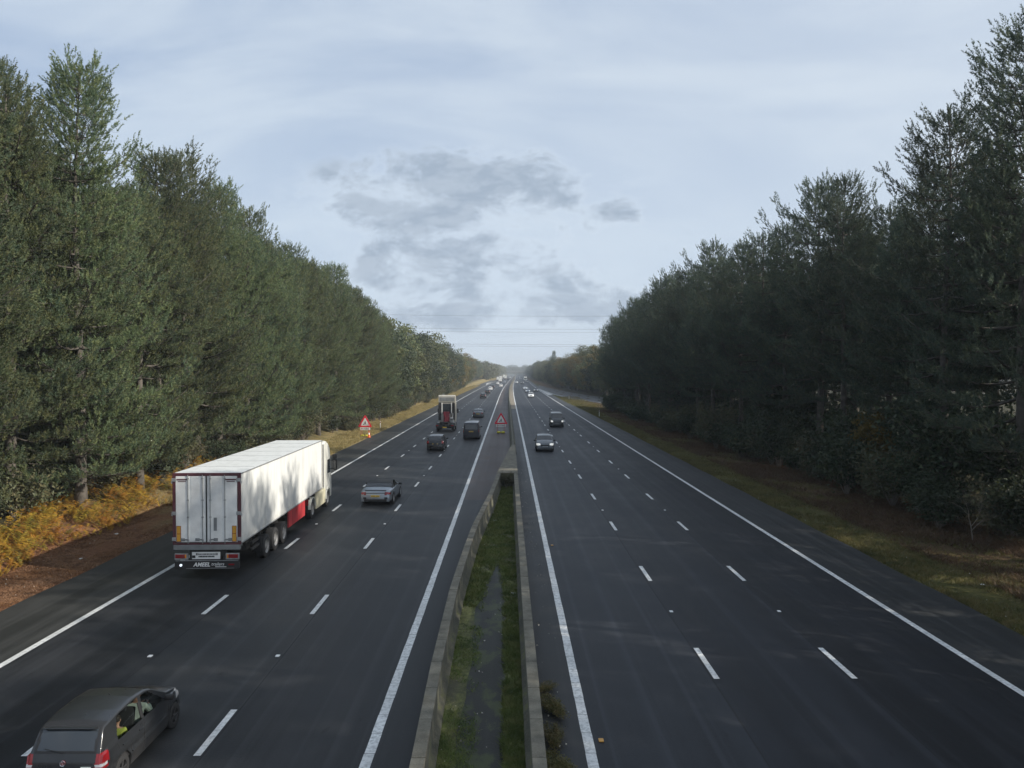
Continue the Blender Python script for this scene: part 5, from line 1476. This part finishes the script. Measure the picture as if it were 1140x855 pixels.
    bmesh.ops.bevel(b.bm, geom=es, offset=.09, segments=3, affect='EDGES', clamp_overlap=True)
    cab = b.build('cab', M['cab_white'], tr, True)
    b = MB(); b.box((0, 16.20, 2.42), (2.0, .06, .88), .02, Matrix.Rotation(R(13), 4, 'X')); b.build('windscreen', M['glass_dark'], cab)
    for sx in (-1, 1):
        b = MB(); b.prism([(15.25, 1.95), (15.95, 1.95), (15.85, 2.75), (15.25, 2.75)], 0, sx * 1.222, sx * 1.235); b.build('side_window', M['glass_dark'], cab)
        b = MB()
        for pts in ([(15.15, 2.95), (15.15, 1.2)], [(16.02, 2.85), (16.1, 1.2)]):
            b.tube([(sx * 1.225, p[0], p[1]) for p in pts], .008, 4, False)
        b.build('door_seams', M['grey_paint'], cab)
        b = MB(); b.box((sx * 1.50, 16.0, 2.38), (.26, .14, .62), .05); b.box((sx * 1.46, 16.08, 2.85), (.24, .14, .26), .04)
        b.cyl((sx * 1.2, 16.0, 2.65), (sx * 1.5, 16.0, 2.6), .025, None, 6); b.cyl((sx * 1.2, 16.0, 2.12), (sx * 1.5, 16.0, 2.15), .025, None, 6); mr = b.build('mirror', M['black'], cab, True)
        b = MB(); b.box((sx * 1.50, 15.925, 2.38), (.20, .01, .50), .0); b.build('mirror_glass', M['glass_grey'], mr)
        b = MB(); b.prism([(14.05, 1.3), (14.12, 1.3), (14.12, 3.75), (14.05, 3.75)], 0, sx * 1.20, sx * 1.25); b.build('air_deflector', mat('navy_deflector', (.03, .035, .06), .5) if sx < 0 else bpy.data.materials['navy_deflector'], cab)
        # front arch
        b = MB(); pts = [(15.45 + .62 * math.cos(a), .52 + .62 * math.sin(a)) for a in np.linspace(R(0), R(180), 16)]; pin = [(15.45 + .57 * math.cos(a), .52 + .57 * math.sin(a)) for a in np.linspace(R(180), R(0), 16)]
        b.prism(pts + pin, 0, sx * 1.24 if sx < 0 else .95, -.95 if sx < 0 else 1.24); b.build('wheel_arch', M['cab_white'], cab)
    b = MB(); b.box((0, 16.33, .75), (1.9, .05, .35), .02); b.build('grille', M['black'], cab)
    add_wheels(root, [(sx * 1.02, y) for y in (11.75, 15.45) for sx in (-1, 1)], .51, .34, 'lorry', 'rim_grey')
    return root
artic()

# ------------------------------------------------------------ tractor unit without trailer in the middle lane
def bobtail():
    root = empty('lorry_tractor', (-8.3, 97.6, 0), 0, 'tall lorry tractor without trailer, beige cab and red centre panel, in the middle lane', 'lorry')
    b = MB()
    for sx in (-1, 1): b.box((sx * .42, 2.9, .92), (.10, 5.8, .26), .01)
    b.box((0, .08, .80), (2.35, .14, .36), .03); b.box((0, .6, .62), (1.7, .7, .3), .03); b.cyl((0, 1.6, 1.10), (0, 1.6, 1.2), .56, None, 18)
    b.build('chassis', M['chassis'], root)
    for sx in (-1, 1):
        b = MB(); b.box((sx * .98, -.01, .85), (.34, .05, .15), .01); b.build('tail_light', M['lens_red'], root)
        b = MB(); pts = [(1.35 + .63 * math.cos(a), .52 + .63 * math.sin(a)) for a in np.linspace(R(0), R(180), 14)]; pin = [(1.35 + .58 * math.cos(a), .52 + .58 * math.sin(a)) for a in np.linspace(R(180), R(0), 14)]
        b.prism(pts + pin, 0, sx * 1.2 if sx < 0 else .75, -.75 if sx < 0 else 1.2); b.build('mudguard', M['black'], root)
    b = MB(); b.box((0, -.06, .62), (.52, .02, .12)); b.build('number_plate', M['plate_y'], root)
    prof = [(3.5, 1.1), (3.5, 3.6), (3.6, 3.75), (5.3, 3.75), (5.7, 3.3), (5.9, 2.0), (5.92, .5), (5.5, .45), (5.3, 1.1)]
    b = MB(); b.prism(prof, 0, -1.14, 1.14); es = [e for e in b.bm.edges if abs(e.verts[0].co.x - e.verts[1].co.x) < .01]
    bmesh.ops.bevel(b.bm, geom=es, offset=.07, segments=2, affect='EDGES'); cab = b.build('cab', mat('beige_cab', (.42, .40, .35), .5, var=.12), root, True)
    b = MB(); b.prism([(3.45, 3.76), (3.45, 4.55), (3.7, 4.72), (4.3, 4.55), (5.1, 3.9), (5.2, 3.76)], 0, -1.12, 1.12); b.build('roof_deflector', bpy.data.materials['beige_cab'], root)
    b = MB(); b.box((0, 3.44, 4.15), (1.9, .03, .5), .01); b.build('deflector_recess', M['grey_paint'], cab)
    b = MB(); b.box((-.02, 3.46, 2.9), (1.15, .05, 1.35), .02); b.build('rear_window', M['glass_grey'], cab)
    for x in (-.66, .62):
        b = MB(); b.box((x, 3.40, 2.95), (.10, .10, 1.5), .02); b.build('rear_post', M['trailer_door'], cab)
    for x in (-.95, .9):
        b = MB(); b.box((x, 3.42, 2.5), (.36, .08, 2.3), .02); b.build('side_shroud', M['black'], cab)
    b = MB(); b.box((-.05, 3.30, 1.75), (.80, .30, 1.45), .05); b.cyl((-.2, 3.1, 2.0), (-.2, 3.12, 1.3), .09, None, 10); b.build('red_panel', mat('crimson_panel', (.20, .018, .03), .55, var=.3), root)
    b = MB(); b.cyl((.75, 3.2, 1.0), (.75, 3.2, 2.3), .13, None, 12); b.box((.72, 2.9, 1.2), (.5, .6, .5), .05); b.cyl((.55, 2.6, 1.6), (.9, 2.6, 1.6), .16, None, 12); b.build('machinery', M['galv'], root, True)
    for sx in (-1, 1):
        b = MB(); b.box((sx * 1.05, 2.6, .85), (.30, 1.2, .55), .06); b.build('fuel_tank', M['galv'], root)
        b = MB(); b.box((sx * 1.34, 5.5, 2.5), (.2, .12, .6), .04); b.cyl((sx * 1.1, 5.5, 2.5), (sx * 1.3, 5.5, 2.5), .03, None, 6); b.build('mirror', M['black'], cab)
    b = MB(); b.box((0, 5.86, 2.5), (2.0, .05, .85), .02, Matrix.Rotation(R(8), 4, 'X')); b.build('windscreen', M['glass_dark'], cab)
    add_wheels(root, [(sx * 1.0, y) for y in (1.35, 4.9) for sx in (-1, 1)], .51, .34, 'lorry', 'rim_grey')
bobtail()

# ------------------------------------------------------------ roadworks signs
def works_sign(x, d, label, rz=0.0, bag=True, cone=False):
    root = empty('roadworks_sign', (x, d, 0), rz, label, 'road sign', 'temporary roadworks signs')
    zb_, S, zt = 1.22, 1.72, 0
    def tri(s, cz): # equilateral, rounded
        h = s * math.sqrt(3) / 2; c = [(-s / 2, cz - h / 3), (s / 2, cz - h / 3), (0, cz + 2 * h / 3)]; out = []
        r = .09 * s
        for i in range(3):
            p = Vector(c[i]); a = (Vector(c[i - 1]) - p).normalized(); b_ = (Vector(c[(i + 1) % 3]) - p).normalized()
            for t in np.linspace(0, 1, 5): q = p + a * r * (1 - t) ** 2 + b_ * r * t ** 2; out.append((q.x, q.y))
        return out
    cz = zb_ + .45
    b = MB(); b.prism(tri(S, cz + .02), 1, -.012, .012); fr = b.build('sign_plate', M['sign_red'], root)
    b = MB(); b.prism(tri(S * .66, cz + .02), 1, -.018, -.0125); fld = b.build('white_field', M['sign_white'], fr)
    # digging man
    b = MB(); o_ = Vector((0, cz))
    def pol(pts): b.prism([(p[0] * .92, cz + p[1] * .92) for p in pts], 1, -.024, -.0185)
    ring = [(.02 + .045 * math.cos(a), .185 + .045 * math.sin(a)) for a in np.linspace(0, 2 * math.pi, 13)[:-1]]; pol(ring)
    pol([(-.03, .13), (.06, .15), (.10, .05), (.05, -.03), (-.03, -.02), (-.01, .05)])
    pol([(-.03, -.02), (.05, -.03), (.02, -.10), (-.02, -.20), (-.07, -.20), (-.04, -.09)]); pol([(.0, -.02), (.06, -.02), (.12, -.10), (.17, -.20), (.12, -.20), (.06, -.12)])
    pol([(-.02, .12), (.0, .07), (-.10, -.03), (-.13, .0)]); pol([(-.145, .06), (-.12, .07), (-.02, -.19), (-.05, -.19)][::-1])
    pol([(-.30, -.21), (-.10, -.21), (-.15, -.12), (-.20, -.09), (-.25, -.13)])
    b.build('digging_man_symbol', M['sign_black'], fld)
    b = MB(); b.box((0, 0, zb_ - .24), (1.22, .022, .32), .01); pl = b.build('distance_plate', M['sign_white'], root)
    text_mesh('plate_lettering', 'For 3 miles', .20, M['sign_black'], pl, (0, -.014, zb_ - .24), REAR_ROT, .002, 0, bold=.004)
    b = MB()
    for sx in (-1, 1):
        b.cyl((sx * .42, .02, 1.9), (sx * .50, -.30, .03), .02, None, 6); b.cyl((sx * .42, .03, 1.9), (sx * .50, .55, .03), .02, None, 6)
    b.cyl((-.5, -.3, .06), (.5, -.3, .06), .018, None, 6); b.cyl((-.5, .55, .06), (.5, .55, .06), .018, None, 6); b.build('sign_stand', M['pinkish'], root)
    for sx, c in ((-1, 0), (1, 0)):
        b = MB(); b.sphere((sx * .27 - .02, -.32, .16), .2, (1.35, .9, .72), 12, 8)
        for v in b.bm.verts: v.co.z = max(v.co.z, .02); v.co += Vector((.02 * math.sin(v.co.y * 30), 0, .012 * math.sin(v.co.x * 25)))
        b.build('sandbag', M['hi_yellow'], root, True, 80)
    return root
sg = works_sign(-17.3, 90.5, 'red triangular roadworks sign on the straw verge at the left', R(-3))
works_sign(-.95, 95.6, 'red triangular roadworks sign standing in the central reserve', 0)
# traffic cone next to the left sign
root = empty('traffic_cone', (-16.72, 89.8, 0), 0, 'small orange and white cone at the foot of the left roadworks sign', 'traffic cone')
b = MB(); b.cyl((0, 0, .04), (0, 0, .75), .16, .03, 14); b.build('cone_body', M['cone'], root, True)
b = MB(); b.cyl((0, 0, .34), (0, 0, .56), .106, .072, 14); b.build('reflective_sleeve', M['sign_white'], root, True)
b = MB(); b.box((0, 0, .02), (.42, .42, .04), .02); b.build('cone_base', M['cone'], root)

# verge marker posts and small signs
def post(x, d, lab, plate=False):
    root = empty('marker_post', (x, d, terrain_z(x, d) + .02), 0, lab, 'marker post')
    b = MB(); b.box((0, 0, .5), (.10, .05, 1.1), .01); b.build('post', M['sign_white'], root)
    b = MB(); b.box((0, -.028, .88), (.08, .008, .16), .002); b.build('reflector', M['lens_red'], root)
    if plate: b = MB(); b.box((0, 0, 1.55), (.6, .03, .8), .02); b.build('sign_panel', M['grey_paint'], root); b = MB(); b.cyl((0, .03, 0), (0, .03, 1.6), .03, None, 8); b.build('pole', M['galv'], root)
post(-17.6, 103, 'white marker post on the verge just past the left roadworks sign')
post(-17.4, 200, 'small grey sign on the straw verge left of the empty slow lane', True)
post(17.3, 214, 'white marker post on the grass island at the right slip road')
post(16.0, 132, 'white marker post beside the right hard shoulder short of the slip road')

# ------------------------------------------------------------ road studs
b = MB(); b.box((0, 0, .012), (.11, .14, .024), .01); st0 = b.build('road_stud', mat('stud_white', (.75, .76, .76), .4)); 
tag(st0, 'small white reflecting road stud between lane dashes on the asphalt', 'road stud', 'white road studs'); first = True
amber = mat('stud_amber', (.5, .26, .05), .5); redm = mat('stud_red', (.6, .08, .06), .4)
def stud(x, d, m=None, lab=None, grp=None):
    global first
    if first: o = st0; first = False
    else: o = st0.copy(); COL.objects.link(o)
    o.location = (x + off(d), d, .004)
    if m: o.material_slots[0].link = 'OBJECT'; o.material_slots[0].material = m; o['label'] = lab; o['group'] = grp
for k in range(9):
    for xc in (-9.93, -6.40): stud(xc, 20.7 + 18 * k)
    for xc in (5.35, 8.90): stud(xc, 24.5 + 18 * k)
for k in range(2): stud(1.98, 15.9 + 18 * k, amber, 'amber road stud beside the white line right of the median', 'amber road studs')
for k in range(0): stud(-3.12, 19.9 + 18 * k, amber, 'amber road stud inside the white line left of the median', 'amber road studs left')

# ------------------------------------------------------------ litter
rl = random.Random(12)
def litter(x, y, s, m, lab, z=.03):
    bm = bmesh.new(); n = 5; g_ = [[bm.verts.new((i / (n - 1) - .5 + rl.uniform(-.07, .07), j / (n - 1) - .5 + rl.uniform(-.07, .07), rl.uniform(0, .3))) for j in range(n)] for i in range(n)]
    for i in range(n - 1):
        for j in range(n - 1): bm.faces.new((g_[i][j], g_[i + 1][j], g_[i + 1][j + 1], g_[i][j + 1]))
    me = bpy.data.meshes.new('litter'); bm.to_mesh(me); bm.free(); o = link('litter', me, m); sm_ = o.modifiers.new('thick', 'SOLIDIFY'); sm_.thickness = .02
    o.location = (x, y, z); o.scale = (s, s * .7, s * .5); o.rotation_euler = (0, 0, rl.uniform(0, 6)); tag(o, lab, 'litter')
wp = mat('white_litter', (.72, .73, .70), .7)
litter(.12, 17.9, .20, wp, 'larger white scrap of litter on the moss by the right median wall')
litter(-.0, 16.0 - 2.7, .22, wp, 'white crumpled plastic at the bottom edge beside the right median wall')
litter(.18, 26.5, .16, wp, 'white scrap on the moss halfway along the walled strip')
litter(-.75, 39.5, .22, wp, 'white paper lying in the far part of the walled strip')
litter(-1.1, 34.0, .14, wp, 'small white scrap near the foot of the left median wall')
litter(-18.0, 31.5, .16, wp, 'white scrap on the brown litter verge behind the lorry', .02)
litter(-19.1, 27.6, .12, wp, 'tiny white scrap lowest on the brown left verge', .02)
litter(-19.0, 36.3, .2, wp, 'white scrap at the edge of the bracken', .02)
litter(17.5, 27.5, .16, wp, 'white scrap on the grass near the right edge of the photo', .02)
litter(19.3, 36.5, .14, wp, 'white scrap in the brown undergrowth on the right verge', .05)
# tiny fragments, leaves and twigs in the strip and on the verges: uncountable debris
def debris():
    g_ = np.random.default_rng(21); xs, ys_ = [], []
    for _ in range(260): y = g_.uniform(12, 50); xs.append(lw(y) + .15 + g_.random() ** 2 * (rw(y) - lw(y) - .3)); ys_.append(y)
    for _ in range(120): xs.append(g_.uniform(.75, 1.4)); ys_.append(g_.uniform(12, 60))
    for _ in range(200): xs.append(g_.uniform(15.4, 19.5)); ys_.append(g_.uniform(20, 70))
    for _ in range(240): xs.append(g_.uniform(-19.5, -16.6)); ys_.append(g_.uniform(22, 60))
    n = len(xs); P = np.stack([np.array(xs), np.array(ys_), np.full(n, .035)], 1)
    a = unit(g_.normal(size=(n, 3)) * [1, 1, .25]); c = unit(np.cross(a, g_.normal(size=(n, 3)))); s = (.012 + .025 * g_.random(n) ** 2)[:, None]
    v, f = tris_from(P - a * s, P + a * s, P + c * s * 1.6)
    o = link('debris', np_mesh('debris', v, f), mat('pale_debris', (.45, .42, .36), .8, var=.4, vscale=1.5)); tag(o, 'scattered pale stones and leaf fragments on the verges and median', 'debris', None, 'stuff')
debris()

# ------------------------------------------------------------ far bridge and power lines
def bridge():
    d = 1420; cx = off(d) + 2
    root = empty('road_bridge', (cx, d, 0), 0, 'pale concrete bridge crossing the motorway at the horizon', 'bridge')
    b = MB(); b.box((0, 0, 6.6), (90, 9, 1.5), .1); b.build('deck', M['concrete'], root)
    b = MB(); b.box((0, -4.6, 8.2), (90, .3, 1.9), .05); b.build('parapet', mat('pale_parapet', (.17, .17, .16), .8), root)
    b = MB(); b.box((0, 4.6, 8.2), (90, .3, 1.9), .05); b.build('parapet', bpy.data.materials['pale_parapet'], root)
    for x in (-17.5, 0, 17.5):
        b = MB(); b.box((x, 0, 2.95), (1.1, 7, 5.8), .1); b.build('pier', M['concrete'], root)
bridge()
wire_m = mat('power_cable', (.12, .13, .14), .6)
for k, (y, z, d, lab) in enumerate([(352, 0, 330, 'topmost power cable crossing the sky above the road'), (366.5, 0, 322, 'second highest power cable over the road'), (369.8, 0, 338, 'power cable just under the second one'), (383.5, 0, 322, 'second lowest power cable over the treetops'), (385.6, 0, 338, 'lowest power cable above the far trees')]):
    zc = CAM_H + (413.5 - y) / 835 * d
    b = MB(); b.tube([(x, d, zc + 1.6 * (x / 120) ** 2 - x * .006) for x in np.linspace(-120, 120, 25)], .035, 5); o = b.build('power_cable', wire_m); tag(o, lab, 'power line')

# ------------------------------------------------------------ haze
b = MB(); b.box((0, 2050, 28), (8000, 5000, 62)); hz_o = b.build('haze'); tag(hz_o, 'thin pale blue haze in the air over the road', 'haze', None, 'stuff')
hm = bpy.data.materials.new('haze'); hm.use_nodes = True; nt = hm.node_tree; nt.nodes.clear()
ho = nt.nodes.new('ShaderNodeOutputMaterial'); pv = nt.nodes.new('ShaderNodeVolumePrincipled')
pv.inputs['Color'].default_value = (.80, .87, .95, 1); pv.inputs['Density'].default_value = .00036; pv.inputs['Anisotropy'].default_value = .0
nt.links.new(pv.outputs[0], ho.inputs['Volume']); hz_o.data.materials.append(hm)
